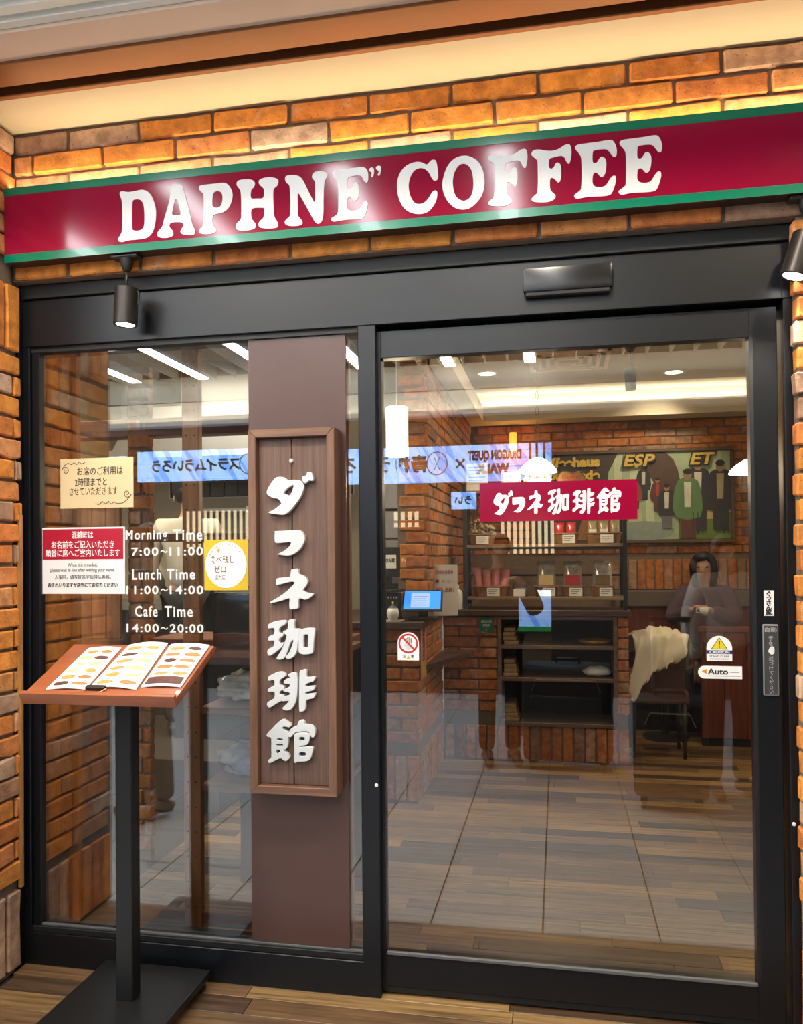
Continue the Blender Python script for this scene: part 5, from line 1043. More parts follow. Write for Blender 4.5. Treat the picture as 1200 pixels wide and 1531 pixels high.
# ---------------------------------------------------------------- lamps inside
OPAL = emit_mat('opal_glass', (1.0, 0.90, 0.70), 5.0)
BRASS = mat('aged_brass', (0.30, 0.22, 0.12), 0.4, metal=0.7)
def dome_pendant(x, y, z, label, r=0.135, power=12):
    t = thing('dome_pendant', label, 'lamp', (x, y, z), 'white dome pendants')
    prof = [(0.0, 0.10), (0.03, 0.10), (0.06, 0.085), (0.10, 0.055), (0.128, 0.022), (0.135, 0.0), (0.125, 0.0), (0.10, 0.04), (0.0, 0.085)]
    bm = B(); lathe(bm, [(a * r / 0.135, b) for a, b in prof], (x, y, z), 28, cap=False); fin('shade', bm, OPAL, t, True)
    bm = B(); lathe(bm, [(0.0, 0.135), (0.02, 0.13), (0.028, 0.10), (0.0, 0.10)], (x, y, z), 16, cap=False); fin('cap', bm, BRASS, t, True)
    bm = B(); n_ = 14; z0, z1 = z + 0.13, 2.95
    for k in range(n_):
        a, b = z0 + (z1 - z0) * k / n_, z0 + (z1 - z0) * (k + 1.15) / n_
        h = (b - a) / 2; o_ = 0.010; c_ = (a + b) / 2
        ring = [(x + (o_ * math.cos(q) if k % 2 else 0), y + (0 if k % 2 else o_ * math.cos(q)), c_ + h * math.sin(q)) for q in [i * math.pi / 5 for i in range(10)]]
        tube(bm, ring, 0.0028, 5, True)
    fin('chain', bm, BRASS, t)['kind'] = 'stuff'
    bm = B(); lathe(bm, [(0.05, 0.0), (0.05, -0.01), (0.02, -0.03), (0.0, -0.03)], (x, y, 2.98), 18, cap=False); fin('ceiling_rose', bm, BRASS, t)
    l = bpy.data.lights.new('pendant', 'POINT'); l.energy = power; l.color = (1.0, 0.80, 0.52); l.shadow_soft_size = 0.1
    o = bpy.data.objects.new('light_pendant', l); COL.objects.link(o); o.location = (x, y, z - 0.03)
dome_pendant(-0.13, 3.0, 2.065, 'white glass dome pendant on a chain above the display rack')
dome_pendant(1.285, 3.0, 2.02, 'white glass dome pendant cut off by the right door stile', 0.16)
t = thing('amber_lamp', 'small amber glass wall lamp high on the back brick wall', 'lamp', (-0.40, 4.95, 2.47))
bm = B(); lathe(bm, [(0.028, 0.0), (0.036, 0.05), (0.036, 0.15), (0.03, 0.17), (0.0, 0.17)], (-0.40, 4.93, 2.47), 16, cap=False); fin('shade', bm, emit_mat('amber_glow', (1.0, 0.32, 0.03), 2.2), t, True)
bm = B(); lathe(bm, [(0.03, 0.0), (0.0, -0.004)], (-0.40, 4.93, 2.475), 16, cap=False); fin('bulb', bm, emit_mat('amber_bulb', (1.0, 0.72, 0.3), 9.0), t)
bm = B(); tube(bm, [(-0.40, 4.93, 2.64), (-0.40, 4.96, 2.66), (-0.40, 5.0, 2.66)], 0.008, 8); fin('arm', bm, BRASS, t)
l = bpy.data.lights.new('amber', 'POINT'); l.energy = 3.0; l.color = (1.0, 0.5, 0.12); l.shadow_soft_size = 0.04
o = bpy.data.objects.new('light_amber', l); COL.objects.link(o); o.location = (-0.40, 4.86, 2.44)
t = thing('ceiling_spot', 'dark spot lamp hanging from the shop ceiling', 'lamp', (0.515, 2.8, 2.98))
bm = B(); lathe(bm, [(0.05, 0.0), (0.045, -0.03), (0.02, -0.06), (0.008, -0.06)], (0.52, 3.2, 2.98), 16); fin('rose', bm, BLK, t)
bm = B(); tube(bm, [(0.52, 3.2, 2.93), (0.52, 3.2, 2.80)], 0.007, 8); fin('stem', bm, BLK, t)
bm = B(); lathe(bm, [(0.0, 0.0), (0.04, -0.005), (0.05, -0.03), (0.042, -0.06), (0.038, -0.16), (0.0, -0.16)], (0.52, 3.2, 2.81), 18, cap=False); fin('head', bm, BLK, t, 40)
DISCE = emit_mat('downlight_disc', (1.0, 0.86, 0.62), 8.0)
for x_, y_, lab in ((-0.55, 3.9, 'small round downlight in the cream cove beside the brick pier'), (0.95, 4.2, 'round downlight in the shop ceiling above the mural')):
    t = thing('downlight', lab, 'light', (x_, y_, 2.97))
    bm = B(); lathe(bm, [(0.085, 0.0), (0.08, -0.006), (0.066, -0.004), (0.066, 0.0)], (x_, y_, 2.979), 24, cap=False); fin('trim_ring', bm, WHITE, t)
    bm = B(); lathe(bm, [(0.066, -0.002), (0.0, -0.002)], (x_, y_, 2.979), 24, cap=False); fin('diffuser', bm, DISCE, t)
def down(x, y, z, power, ang, target=None, col=(1.0, 0.82, 0.58)):
    l = bpy.data.lights.new('downlight', 'SPOT'); l.energy = power; l.color = col; l.spot_size = math.radians(ang); l.spot_blend = 0.7; l.shadow_soft_size = 0.06
    o = bpy.data.objects.new('light_down', l); COL.objects.link(o); o.location = (x, y, z)
    d = (Vector(target) - Vector((x, y, z))) if target else Vector((0, 0, -1)); o.rotation_euler = d.to_track_quat('-Z', 'Y').to_euler()
down(0.95, 4.2, 2.965, 60.0, 85, (0.75, 5.0, 2.0)); down(-0.55, 3.9, 2.965, 40.0, 90, (-0.2, 4.6, 1.8))
l = bpy.data.lights.new('cylinder', 'POINT'); l.energy = 9.0; l.color = (1.0, 0.80, 0.52); l.shadow_soft_size = 0.06
o = bpy.data.objects.new('light_cylinder', l); COL.objects.link(o); o.location = (-0.848, 1.6, 1.95)
t = thing('ceiling_vent', 'square air vent grille in the shop ceiling', 'vent', (0.1, 3.6, 2.97))
for k in range(4):
    q = 0.30 - 0.065 * k
    bm = B()
    for bx in ((0.1 - q, 0.1 + q, 3.6 - q, 3.6 - q + 0.03), (0.1 - q, 0.1 + q, 3.6 + q - 0.03, 3.6 + q), (0.1 - q, 0.1 - q + 0.03, 3.6 - q, 3.6 + q), (0.1 + q - 0.03, 0.1 + q, 3.6 - q, 3.6 + q)): box(bm, *bx, 2.965, 2.979)
    fin('ring_vane', bm, TAN, t)
# two fill lights added under the ceiling without fixtures; the cove is lit separately
area('fill_shop_right', (0.5, 2.6, 2.93), (0, 0, 0), 2.2, 2.2, SHOP_FILL, (1.0, 0.80, 0.56))
area('fill_shop_left', (-2.45, 1.75, 2.93), (0, 0, 0), 1.5, 1.0, SHOP_FILL * 2.6, (1.0, 0.86, 0.66))
area('light_cove', (0.6, 4.81, 2.83), (math.pi, 0, 0), 2.6, 0.05, 13.0, (1.0, 0.82, 0.55))
# ================================================================ people
def skin_me(verts, edges, sub=2):
    """verts: list of (pos, radius); first vertex is the root"""
    me = bpy.data.meshes.new('skin'); me.from_pydata([v[0] for v in verts], edges, [])
    o = bpy.data.objects.new('skin_tmp', me); COL.objects.link(o)
    md = o.modifiers.new('skin', 'SKIN'); md.use_smooth_shade = True
    for sv, v in zip(me.skin_vertices[0].data, verts):
        r = v[1]; sv.radius = r if isinstance(r, (tuple, list)) else (r, r)
    me.skin_vertices[0].data[0].use_root = True
    sb = o.modifiers.new('sub', 'SUBSURF'); sb.levels = sub; sb.render_levels = sub
    dg = bpy.context.evaluated_depsgraph_get(); dg.update()
    out = bpy.data.meshes.new_from_object(o.evaluated_get(dg))
    bpy.data.objects.remove(o); bpy.data.meshes.remove(me)
    return out
SKIN = mat('skin', (0.50, 0.29, 0.19), 0.55, var=0.06)
HAIRB = mat('black_hair', (0.012, 0.009, 0.008), 0.5, var=0.3, scale=40)
SHOE = mat('dark_shoe', (0.03, 0.025, 0.02), 0.5)
STAND = dict(pelvis=(0, 0, .95), spine=(0, .01, 1.12), chest=(0, .01, 1.32), nb=(0, .015, 1.45), neck=(0, 0, 1.50), head=(0, -.015, 1.60), top=(0, -.005, 1.68),
             sl=(.175, .01, 1.405), el=(.235, .04, 1.13), wl=(.225, -.06, .90), sr=(-.175, .01, 1.405), er=(-.235, .04, 1.13), wr=(-.225, -.06, .90),
             hl=(.09, 0, .90), kl=(.10, -.01, .50), al=(.10, .02, .085), tl=(.11, -.14, .035), hr=(-.09, 0, .90), kr=(-.10, -.01, .50), ar=(-.10, .02, .085), tr=(-.11, -.14, .035))
RAD = dict(pelvis=(.135, .10), spine=(.125, .095), chest=(.15, .10), nb=.075, neck=.052, head=(.078, .092), top=(.06, .07), sl=.058, el=.042, wl=.028, hl=.085, kl=.058, al=.040, tl=.030)
def rad(k): return RAD[k] if k in RAD else RAD[k[0] + 'l']
CHAINS = [('pelvis', 'spine'), ('spine', 'chest'), ('chest', 'nb'), ('nb', 'neck'), ('neck', 'head'), ('head', 'top'), ('chest', 'sl'), ('sl', 'el'), ('el', 'wl'), ('chest', 'sr'), ('sr', 'er'), ('er', 'wr'),
          ('pelvis', 'hl'), ('hl', 'kl'), ('kl', 'al'), ('al', 'tl'), ('pelvis', 'hr'), ('hr', 'kr'), ('kr', 'ar'), ('ar', 'tr')]
def subset(J, chains, grow, ends=None, scale=None):
    ks = []
    for a, b in chains:
        for k in (a, b):
            if k not in ks: ks.append(k)
    vs = []
    for k in ks:
        r = rad(k); r = r if isinstance(r, tuple) else (r, r)
        g = (scale or {}).get(k, 0)
        vs.append((J[k], (r[0] + grow + g, r[1] + grow + g)))
    return vs, [(ks.index(a), ks.index(b)) for a, b in chains]
def hand_me(w, d, side, curl=0.6):
    """palm plus five fingers from the wrist w along direction d"""
    w = Vector(w); d = Vector(d).normalized(); up = Vector((0, 0, 1)) if abs(d.z) < .8 else Vector((0, -1, 0))
    s = d.cross(up).normalized(); n = s.cross(d).normalized()
    vs = [(tuple(w), (.024, .017)), (tuple(w + d * .045), (.034, .014)), (tuple(w + d * .075), (.036, .012))]; es = [(0, 1), (1, 2)]
    for i, (o_, L) in enumerate(((-.027, .060), (-.009, .072), (.009, .068), (.027, .054))):
        b = w + d * .082 + s * o_; k1 = b + d * L * .5 - n * L * curl * .3; k2 = k1 + d * L * .25 - n * L * curl * .6
        j = len(vs); vs += [(tuple(b), .0085), (tuple(k1), .0078), (tuple(k2), .0065)]; es += [(2, j), (j, j + 1), (j + 1, j + 2)]
    b = w + d * .03 + s * side * .034; k1 = b + d * .03 + s * side * .016 - n * .012; k2 = k1 + d * .025 - n * .012
    j = len(vs); vs += [(tuple(b), .011), (tuple(k1), .0095), (tuple(k2), .0075)]; es += [(1, j), (j, j + 1), (j + 1, j + 2)]
    return skin_me(vs, es, 1)
def person(label, loc, rotz, top_m, leg_m, J=None, hair='short', hair_m=None, shoe_m=None, cap=None, face=True, collar=None, coat=False, apron=None, scale=1.0, legs=True):
    J = dict(STAND, **(J or {}))
    t = thing('person', label, 'person', loc, rotz=rotz); t.scale = (scale,) * 3
    vs, es = subset(J, CHAINS, -0.012)
    body = finm('body', skin_me(vs, es), SKIN, t, True)
    hp = Vector(J['head'])
    def H(*p): return hp + Vector(p)
    if face:
        bm = B(); blob(bm, H(0, -.095, -.005), (.013, .018, .022), 0, 1, 0, 2); fin('nose', bm, SKIN, t, True, local=True)
        for s in (-1, 1):
            bm = B(); blob(bm, H(s * .032, -.084, .022), (.013, .008, .007), 0, 1, 0, 2); fin('eye', bm, INK, t, True, local=True)
            bm = B(); blob(bm, H(s * .088, .005, .005), (.010, .018, .030), 0, 1, 0, 2); fin('ear', bm, SKIN, t, True, local=True)
        bm = B(); blob(bm, H(0, -.088, -.042), (.024, .008, .006), 0, 1, 0, 2); fin('mouth', bm, mat('lip', (0.40, 0.14, 0.12), 0.5), t, True, local=True)
    bm = B(); r = bmesh.ops.create_icosphere(bm, subdivisions=3, radius=1)
    long_ = hair == 'long'
    for v in r['verts']:
        d = v.co.normalized()
        q = Vector((d.x * .098, d.y * .108 + .012, d.z * .105 + .035))
        if d.y < -.1 and d.z < .45 and abs(d.x) < .8: q.y = max(q.y, .01); q *= .7
        if long_ and d.z < 0: q.z -= .16 * (-d.z) * (1 if d.y > -.1 else .6); q.x *= 1.1
        if not long_ and d.z < -.2: q.z = max(q.z, -.03); q.x *= .85
        v.co = hp + q * (1 + .03 * noise.noise(d * 5))
    fin('hair', bm, hair_m or HAIRB, t, True, local=True)
    if cap:
        bm = B(); lathe(bm, [(.100, -.02), (.104, .0), (.106, .06), (.104, .115), (.090, .128), (.0, .13)], tuple(H(0, .008, .055)), 24, cap=False); fin('cap', bm, cap, t, 50, local=True)
    arms = [('pelvis', 'spine'), ('spine', 'chest'), ('chest', 'nb'), ('chest', 'sl'), ('sl', 'el'), ('el', 'wl'), ('chest', 'sr'), ('sr', 'er'), ('er', 'wr')]
    vs, es = subset(J, arms, .012 if not coat else .03, scale={'nb': -.012, 'pelvis': .012 if not coat else .03})
    finm('jacket' if coat else 'shirt', skin_me(vs, es), top_m, t, True)
    if collar:
        bm = B(); lathe(bm, [(.066, -.03), (.062, .0), (.058, .018), (.052, .018), (.055, -.02)], J['nb'], 20, cap=False); fin('collar', bm, collar, t, True, local=True)
    if legs:
        lg = [('pelvis', 'hl'), ('hl', 'kl'), ('kl', 'al'), ('pelvis', 'hr'), ('hr', 'kr'), ('kr', 'ar')]
        vs, es = subset(J, lg, .014, scale={'al': .012, 'ar': .012, 'pelvis': .0}); finm('trousers', skin_me(vs, es), leg_m, t, True)
        for s in 'lr':
            a, b = Vector(J['a' + s]), Vector(J['t' + s]); back = a + (a - b).normalized() * .05; back.z = b.z
            finm('shoe', skin_me([((a.x, a.y, a.z), .05), (tuple(a.lerp(b, .45) + Vector((0, 0, .005))), .046), (tuple(b), .038), (tuple(b + (b - a).normalized() * .05 * Vector((1, 1, 0))), .03), (tuple(back), .038)], [(0, 1), (1, 2), (2, 3), (0, 4)], 1), shoe_m or SHOE, t, True)
    for s, k in ((1, 'l'), (-1, 'r')):
        d = Vector(J['w' + k]) - Vector(J['e' + k]); finm('hand', hand_me(J['w' + k], d, -s), SKIN, t, True)
    if apron:
        bm = B(); lathe(bm, [(.155, -.50), (.165, -.25), (.162, .0)], J['pelvis'], 24, cap=False)
        for v in bm.verts: v.co.y = v.co.y * .85
        fin('apron', bm, apron, t, True, local=True)
    return t
SHIRTW = mat('cream_shirt', (0.62, 0.57, 0.46), 0.8, var=0.12, scale=12, bump=0.2, bscale=14)
SHIRTG = mat('grey_shirt', (0.50, 0.50, 0.49), 0.8, var=0.15, scale=12)
BLKCL = mat('black_cloth', (0.014, 0.013, 0.014), 0.85, var=0.2)
KHAKI = mat('khaki_cloth', (0.26, 0.18, 0.11), 0.85, var=0.15)
PURP = mat('plum_knit', (0.075, 0.045, 0.065), 0.9, var=0.25, scale=30)
FLEECE = mat('pale_fleece', (0.55, 0.51, 0.45), 0.95, var=0.2, scale=25, bump=0.5)
# kitchen platform and staff
struct('floor_kitchen', 'raised dark kitchen floor far behind the left window', 'floor', [(-3.65, -1.96, 1.75, 3.6, 0.0, 0.30)], mat('kitchen_floor', (0.06, 0.05, 0.04), 0.7))
person('cook in a cream shirt and tall black cap, back turned, seen through the left window', (-2.46, 2.40, 0.30), math.pi + 0.35, SHIRTW, BLKCL, dict(wl=(.20, -.22, 1.0), wr=(-.20, -.22, 1.0), el=(.25, -.03, 1.12), er=(-.25, -.03, 1.12), head=(0, -.03, 1.595), top=(0, -.03, 1.67)), cap=BLKCL, collar=SHIRTW, apron=BLKCL)
person('cook in a grey shirt half hidden by the wooden sign', (-2.02, 2.75, 0.30), 2.2, SHIRTG, BLKCL, dict(wl=(.20, -.25, 1.02), wr=(-.20, -.25, 1.02), el=(.25, -.03, 1.12), er=(-.25, -.03, 1.12)), cap=BLKCL, collar=SHIRTG)
# seated guest
SEAT = dict(pelvis=(0, .0, .50), spine=(0, .0, .67), chest=(0, -.03, .86), nb=(0, -.05, .99), neck=(0, -.07, 1.04), head=(0, -.10, 1.135), top=(0, -.10, 1.215),
            sl=(.165, -.04, .945), el=(.225, -.16, .74), wl=(.07, -.34, .84), sr=(-.165, -.04, .945), er=(-.225, -.16, .74), wr=(-.07, -.34, .84),
            hl=(.09, -.02, .48), kl=(.11, -.42, .49), al=(.11, -.44, .085), tl=(.12, -.58, .035), hr=(-.09, -.02, .48), kr=(-.11, -.42, .49), ar=(-.11, -.44, .085), tr=(-.12, -.58, .035))
person('guest in a dark plum top holding a white cup in the booth', (1.25, 4.67, 0.08), -0.25, PURP, BLKCL, SEAT, hair='long', coat=True, scale=1.12)

# ================================================================ booth
MAHOG = wood('mahogany', (0.135, 0.032, 0.018), (0.20, 0.052, 0.028), 'Z', 14, 3, 0.35, 0.08, bump=0.04, dark=0.6)
LEATH = mat('brown_leather', (0.10, 0.032, 0.018), 0.4, var=0.15, scale=14, bump=0.1)
t = thing('booth_bench', 'mahogany bench along the back wall under the mural', 'bench', (1.3, 4.8, 0.0))
bm = B(); box(bm, 0.50, 2.24, 4.80, 4.99, 0.0, 1.02, 0.008); fin('backrest', bm, MAHOG, t)
bm = B(); box(bm, 0.50, 2.24, 4.76, 4.99, 1.02, 1.16, 0.006); fin('ledge', bm, mat('grey_ledge', (0.11, 0.085, 0.07), 0.6), t)
bm = B(); box(bm, 0.50, 2.24, 4.36, 4.80, 0.40, 0.50, 0.03, 3); fin('seat_cushion', bm, LEATH, t, 40)
bm = B(); box(bm, 0.52, 2.24, 4.40, 4.80, 0.0, 0.40); fin('plinth', bm, BLKCL, t)
t = thing('booth_partition', 'mahogany booth partition behind the caution sticker', 'partition', (1.6, 3.92, 0.0))
for k in range(7):
    bm = B(); box(bm, 1.085 + 0.165 * k, 1.085 + 0.165 * k + 0.163, 3.89, 3.95, 0.06, 0.88, 0.003); fin('panel', bm, MAHOG, t)
bm = B(); box(bm, 1.07, 2.25, 3.875, 3.965, 0.88, 0.92, 0.006); fin('cap_rail', bm, MAHOG, t)
bm = B(); box(bm, 1.09, 2.24, 3.90, 3.95, 0.0, 0.06); fin('plinth', bm, BLKCL, t)
t = thing('cafe_table', 'dark cafe table in front of the seated guest', 'table', (0.95, 4.1, 0.0))
bm = B(); box(bm, 0.62, 1.06, 3.98, 4.30, 0.70, 0.735, 0.006); fin('table_top', bm, DKW, t)
bm = B(); tube(bm, [(0.84, 4.14, 0.02), (0.84, 4.14, 0.70)], 0.03, 14); fin('column', bm, BLK, t, True)
bm = B(); lathe(bm, [(0.0, 0.0), (0.18, 0.0), (0.18, 0.015), (0.03, 0.03), (0.0, 0.03)], (0.84, 4.14, 0.0), 24, cap=False); fin('foot', bm, BLK, t, 40)
t = thing('coffee_cup', 'white cup held in front of the seated guest', 'cup', (1.14, 4.20, 1.02))
cz_ = 0.985; cp = (1.16, 4.19)
bm = B(); lathe(bm, [(0.0, 0.0), (0.024, 0.0), (0.036, 0.03), (0.042, 0.07), (0.038, 0.07), (0.032, 0.03), (0.0, 0.012)], (cp[0], cp[1], cz_), 24, cap=False); fin('bowl', bm, WHITE, t, True)
bm = B(); tube(bm, [(cp[0] - 0.038, cp[1], cz_ + 0.058), (cp[0] - 0.062, cp[1], cz_ + 0.052), (cp[0] - 0.062, cp[1], cz_ + 0.028), (cp[0] - 0.034, cp[1], cz_ + 0.022)], 0.005, 8); fin('handle', bm, WHITE, t, True)
t = thing('leather_chair', 'low brown leather chair half covered by a cream jacket', 'chair', (0.70, 3.55, 0.0))
bm = B(); box(bm, 0.50, 0.92, 3.42, 3.80, 0.40, 0.50, 0.03, 3); fin('seat', bm, LEATH, t, 40)
bm = B(); pts = [(0.50, 3.50, 0.70), (0.54, 3.42, 0.72), (0.71, 3.38, 0.73), (0.88, 3.42, 0.72), (0.92, 3.50, 0.70)]; tube(bm, pts, [0.05, 0.065, 0.07, 0.065, 0.05], 14); fin('backrest', bm, LEATH, t, True)
bm = B(); box(bm, 0.53, 0.89, 3.40, 3.43, 0.48, 0.70, 0.01); fin('back_panel', bm, LEATH, t)
for x_ in (0.53, 0.89):
    for y_ in (3.45, 3.77):
        bm = B(); tube(bm, [(x_, y_, 0.0), (x_, y_, 0.42)], [0.014, 0.02], 10); fin('leg', bm, BLK, t, True)
bm = B(); r = bmesh.ops.create_grid(bm, x_segments=26, y_segments=34, size=0.5)
for v in bm.verts:
    u, w2 = v.co.x + .5, v.co.y + .5
    ang = math.pi * w2; rr_ = 0.105 + 0.03 * noise.noise((u * 4, w2 * 5, 1.0))
    y = 3.40 - math.cos(ang) * rr_ * 1.25; z = 0.735 + math.sin(ang) * (0.17 + 0.05 * math.sin(u * 3.0)) + 0.055 * noise.noise((u * 6, w2 * 5, 4.0)) + 0.02 * noise.noise((u * 15, w2 * 12, 7.0))
    if w2 < .3: z -= (0.3 - w2) * (0.75 - 0.9 * u) * (1 + 0.4 * math.sin(u * 9)); y -= 0.02
    v.co = Vector((0.48 + u * 0.37 + 0.05 * math.sin(w2 * 5) + 0.02 * noise.noise((u * 5, w2 * 7, 2.0)), y - 0.03, z))
g_ = bmesh.ops.solidify(bm, geom=list(bm.faces), thickness=0.012)
tag(fin('jacket', bm, mat('cream_jacket', (0.66, 0.58, 0.42), 0.9, var=0.12), smooth=True), 'crumpled cream jacket thrown over the leather chair', 'jacket')
bm = B(); blob(bm, (0.845, 3.36, 0.80), (0.10, 0.07, 0.10), 0.35, 4, 6, 3); tag(fin('dark_bag', bm, mat('camouflage_cloth', (0.10, 0.10, 0.07), 0.9, var=0.7, scale=18), smooth=True), 'small dark patterned bag leaning on the cream jacket', 'bag')

# ================================================================ behind the left window
w = wallmass('wall_entry', 'brick side wall just inside the left window', [(-2.3, -1.953, 0.062, 0.285, 0.0, 2.45)])
soldiers(w, '+X', -1.94, 0.050, 0.285, 0.012, 0.29); soldiers(w, '+X', -1.94, 0.050, 0.285, 2.10, 2.33)
courses(w, '+X', -1.94, 0.050, 0.285, 2.088, 0.30, phase=0.10, plen=0.235)
REDW = wood('reddish_wood', (0.36, 0.145, 0.050), (0.46, 0.20, 0.075), 'Z', 14, 2.5, 0.45, 0.08, bump=0.06, dark=0.6)
REDWX = wood('reddish_wood_cross', (0.20, 0.080, 0.034), (0.28, 0.115, 0.05), 'X', 14, 2.5, 0.45, 0.08, bump=0.06, dark=0.6)
struct('trim_12', 'reddish wooden corner post behind the inner bricks', 'trim', [(-1.97, -1.918, 0.287, 0.315, 0.0, 2.45)], REDW)
w = wallmass('wall_kitchen_pier', 'narrow brick pier dividing the passage from the kitchen', [(-2.10, -1.99, 1.012, 1.045, 0.0, 2.45)])
courses(w, '-Y', 1.0, -2.10, -1.985, 2.42, 0.02, inside=True, phase=-2.10, plen=0.16)
t = thing('plank_screen', 'screen of upright brown boards left of the kitchen pier', 'screen', (-2.3, 0.95, 0.0))
for k in range(6):
    bm = B(); box(bm, -2.56 + 0.076 * k, -2.56 + 0.076 * k + 0.074, 0.93 + 0.004 * (k % 2), 0.955, 1.10, 1.86, 0.003); fin('board', bm, REDW, t)
for z0_, z1_ in ((1.86, 1.93), (1.03, 1.10)):
    bm = B(); box(bm, -2.60, -2.10, 0.92, 0.97, z0_, z1_, 0.003); fin('rail', bm, REDWX, t)
bm = B(); box(bm, -2.60, -2.10, 0.95, 0.97, 0.0, 1.03); fin('dado_panel', bm, BLKCL, t)
t = thing('timber_beam', 'brown wooden beam above the kitchen hatch', 'beam', (-1.5, 1.03, 2.10))
bm = B(); box(bm, -2.6, -1.00, 1.0, 1.09, 2.10, 2.19, 0.004); fin('beam', bm, REDWX, t)
t = thing('kitchen_hatch', 'wooden hatch counter with a rail before the kitchen', 'counter', (-1.5, 1.1, 0.0))
bm = B(); box(bm, -1.98, -1.0, 0.98, 1.05, 1.575, 1.615, 0.003); fin('rail', bm, REDWX, t)
bm = B(); box(bm, -1.98, -1.0, 0.98, 1.35, 1.05, 1.10, 0.004); fin('counter_board', bm, REDWX, t)
bm = B(); box(bm, -1.98, -1.0, 1.25, 1.30, 0.55, 1.05); fin('shadow_panel', bm, mat('hatch_shadow', (0.03, 0.022, 0.018), 0.6), t)  # dark sheet standing in for the shade under the open counter
bm = B(); box(bm, -1.03, -1.0, 1.05, 1.35, 0.0, 1.05); fin('end_panel', bm, REDW, t)
# shelf unit against the window
t = thing('window_shelf', 'reddish wooden shelf unit close behind the window, left of the brown panel', 'shelf', (-1.1, 0.5, 0.0))
PEG = mat('peg_hole', (0.02, 0.01, 0.006), 0.8)
for x_ in (-1.464, -0.85):
    bm = B(); box(bm, x_, x_ + 0.072, 0.300, 0.335, 0.0, 2.44, 0.003); up = fin('upright', bm, REDW, t)
    for k in range(24):
        for q in (0.018, 0.054):
            bm = B(); lathe(bm, [(0.0032, 0.0), (0.0032, -0.0006)], (x_ + q, 0.3, 0.12 + 0.098 * k), 8, 'Y'); fin('peg_hole', bm, PEG, up)
for z_ in (1.585, 1.128, 0.905, 0.60):
    bm = B(); box(bm, -1.40, -0.84, 0.31, 0.72 if z_ < 1.5 else 0.40, z_ - 0.028, z_, 0.003); fin('shelf_board', bm, REDWX, t)
bm = B(); box(bm, -1.66, -0.80, 0.315, 0.345, 0.055, 0.095, 0.003); fin('base_board', bm, REDWX, t)
bm = B(); box(bm, -1.40, -0.80, 0.72, 0.735, 0.05, 1.12); fin('back_panel', bm, mat('shelf_shadow', (0.03, 0.018, 0.012), 0.8), t)  # dark back sheet; shade inside the shelf is put into its colour
GLOSSB = mat('black_bin_film', (0.012, 0.011, 0.011), 0.15, var=0.3, scale=30, bump=0.9, bscale=35, coat=0.5)
bm = B(); box(bm, -1.37, -1.06, 0.36, 0.66, 1.130, 1.36, 0.02, 2); tag(fin('wrapped_box', bm, GLOSSB, smooth=40), 'box wrapped in glossy black film on the window shelf', 'box')
PLB = mat('clear_bag_white', (0.52, 0.53, 0.54), 0.2, var=0.5, scale=22, bump=0.9, bscale=25, coat=0.5)
bm = B(); blob(bm, (-1.23, 0.50, 0.965), (0.16, 0.15, 0.062), 0.35, 3, 3, 4, 0.907); tag(fin('plastic_bag', bm, PLB, smooth=True), 'crumpled clear plastic bag on the second window shelf', 'bag')
bm = B(); blob(bm, (-1.24, 0.50, 0.665), (0.15, 0.14, 0.068), 0.35, 3, 8, 4, 0.602); tag(fin('plastic_bag', bm, mat('blue_white_bag', (0.30, 0.38, 0.50), 0.25, var=0.6, scale=9, bump=0.9, bscale=25, coat=0.4), smooth=True), 'crumpled blue and white plastic bag on the lowest window shelf', 'bag')
# kitchen back
t = thing('tile_band', 'row of black kitchen tiles with pale joints on the far wall', 'tiles', (-2.5, 3.58, 2.0))
bm = B(); box(bm, -3.2, -1.6, 3.59, 3.60, 1.99, 2.16); fin('grout', bm, PAPER, t)
BT = mat('black_tile', (0.012, 0.014, 0.02), 0.15)
for k in range(13):
    bm = B(); box(bm, -3.19 + 0.122 * k, -3.19 + 0.122 * k + 0.116, 3.575, 3.59, 1.996, 2.154, 0.003); fin('tile', bm, BT, t)
t = thing('range_hood', 'steel kitchen hood hanging behind the cook', 'hood', (-2.6, 3.2, 2.2))
bm = B(); prism(bm, [(-3.3, 2.28), (-1.7, 2.28), (-1.9, 2.62), (-3.1, 2.62)], 2.85, 3.55); fin('canopy', bm, STEEL, t)
bm = B(); box(bm, -3.3, -1.7, 2.83, 2.85, 2.24, 2.30); fin('lip', bm, STEEL, t)
bm = B(); box(bm, -2.8, -2.2, 3.0, 3.5, 2.62, 2.98); fin('duct', bm, STEEL, t)
t = thing('kitchen_shelf', 'steel wall shelf with a white label behind the cooks', 'shelf', (-2.3, 3.4, 1.85))
bm = B(); box(bm, -2.9, -1.7, 3.35, 3.60, 1.86, 1.885); fin('board', bm, STEEL, t)
bm = B(); box(bm, -2.42, -2.28, 3.342, 3.35, 1.85, 1.90); fin('label', bm, PAPER, t)
t = thing('kitchen_worktop', 'steel worktop with dark front in the kitchen', 'worktop', (-2.6, 3.1, 0.3))
bm = B(); box(bm, -3.6, -1.98, 2.95, 3.58, 1.10, 1.15); fin('top', bm, STEEL, t)
bm = B(); box(bm, -3.6, -1.98, 2.98, 3.56, 0.30, 1.10); fin('cabinet', bm, BLK, t)
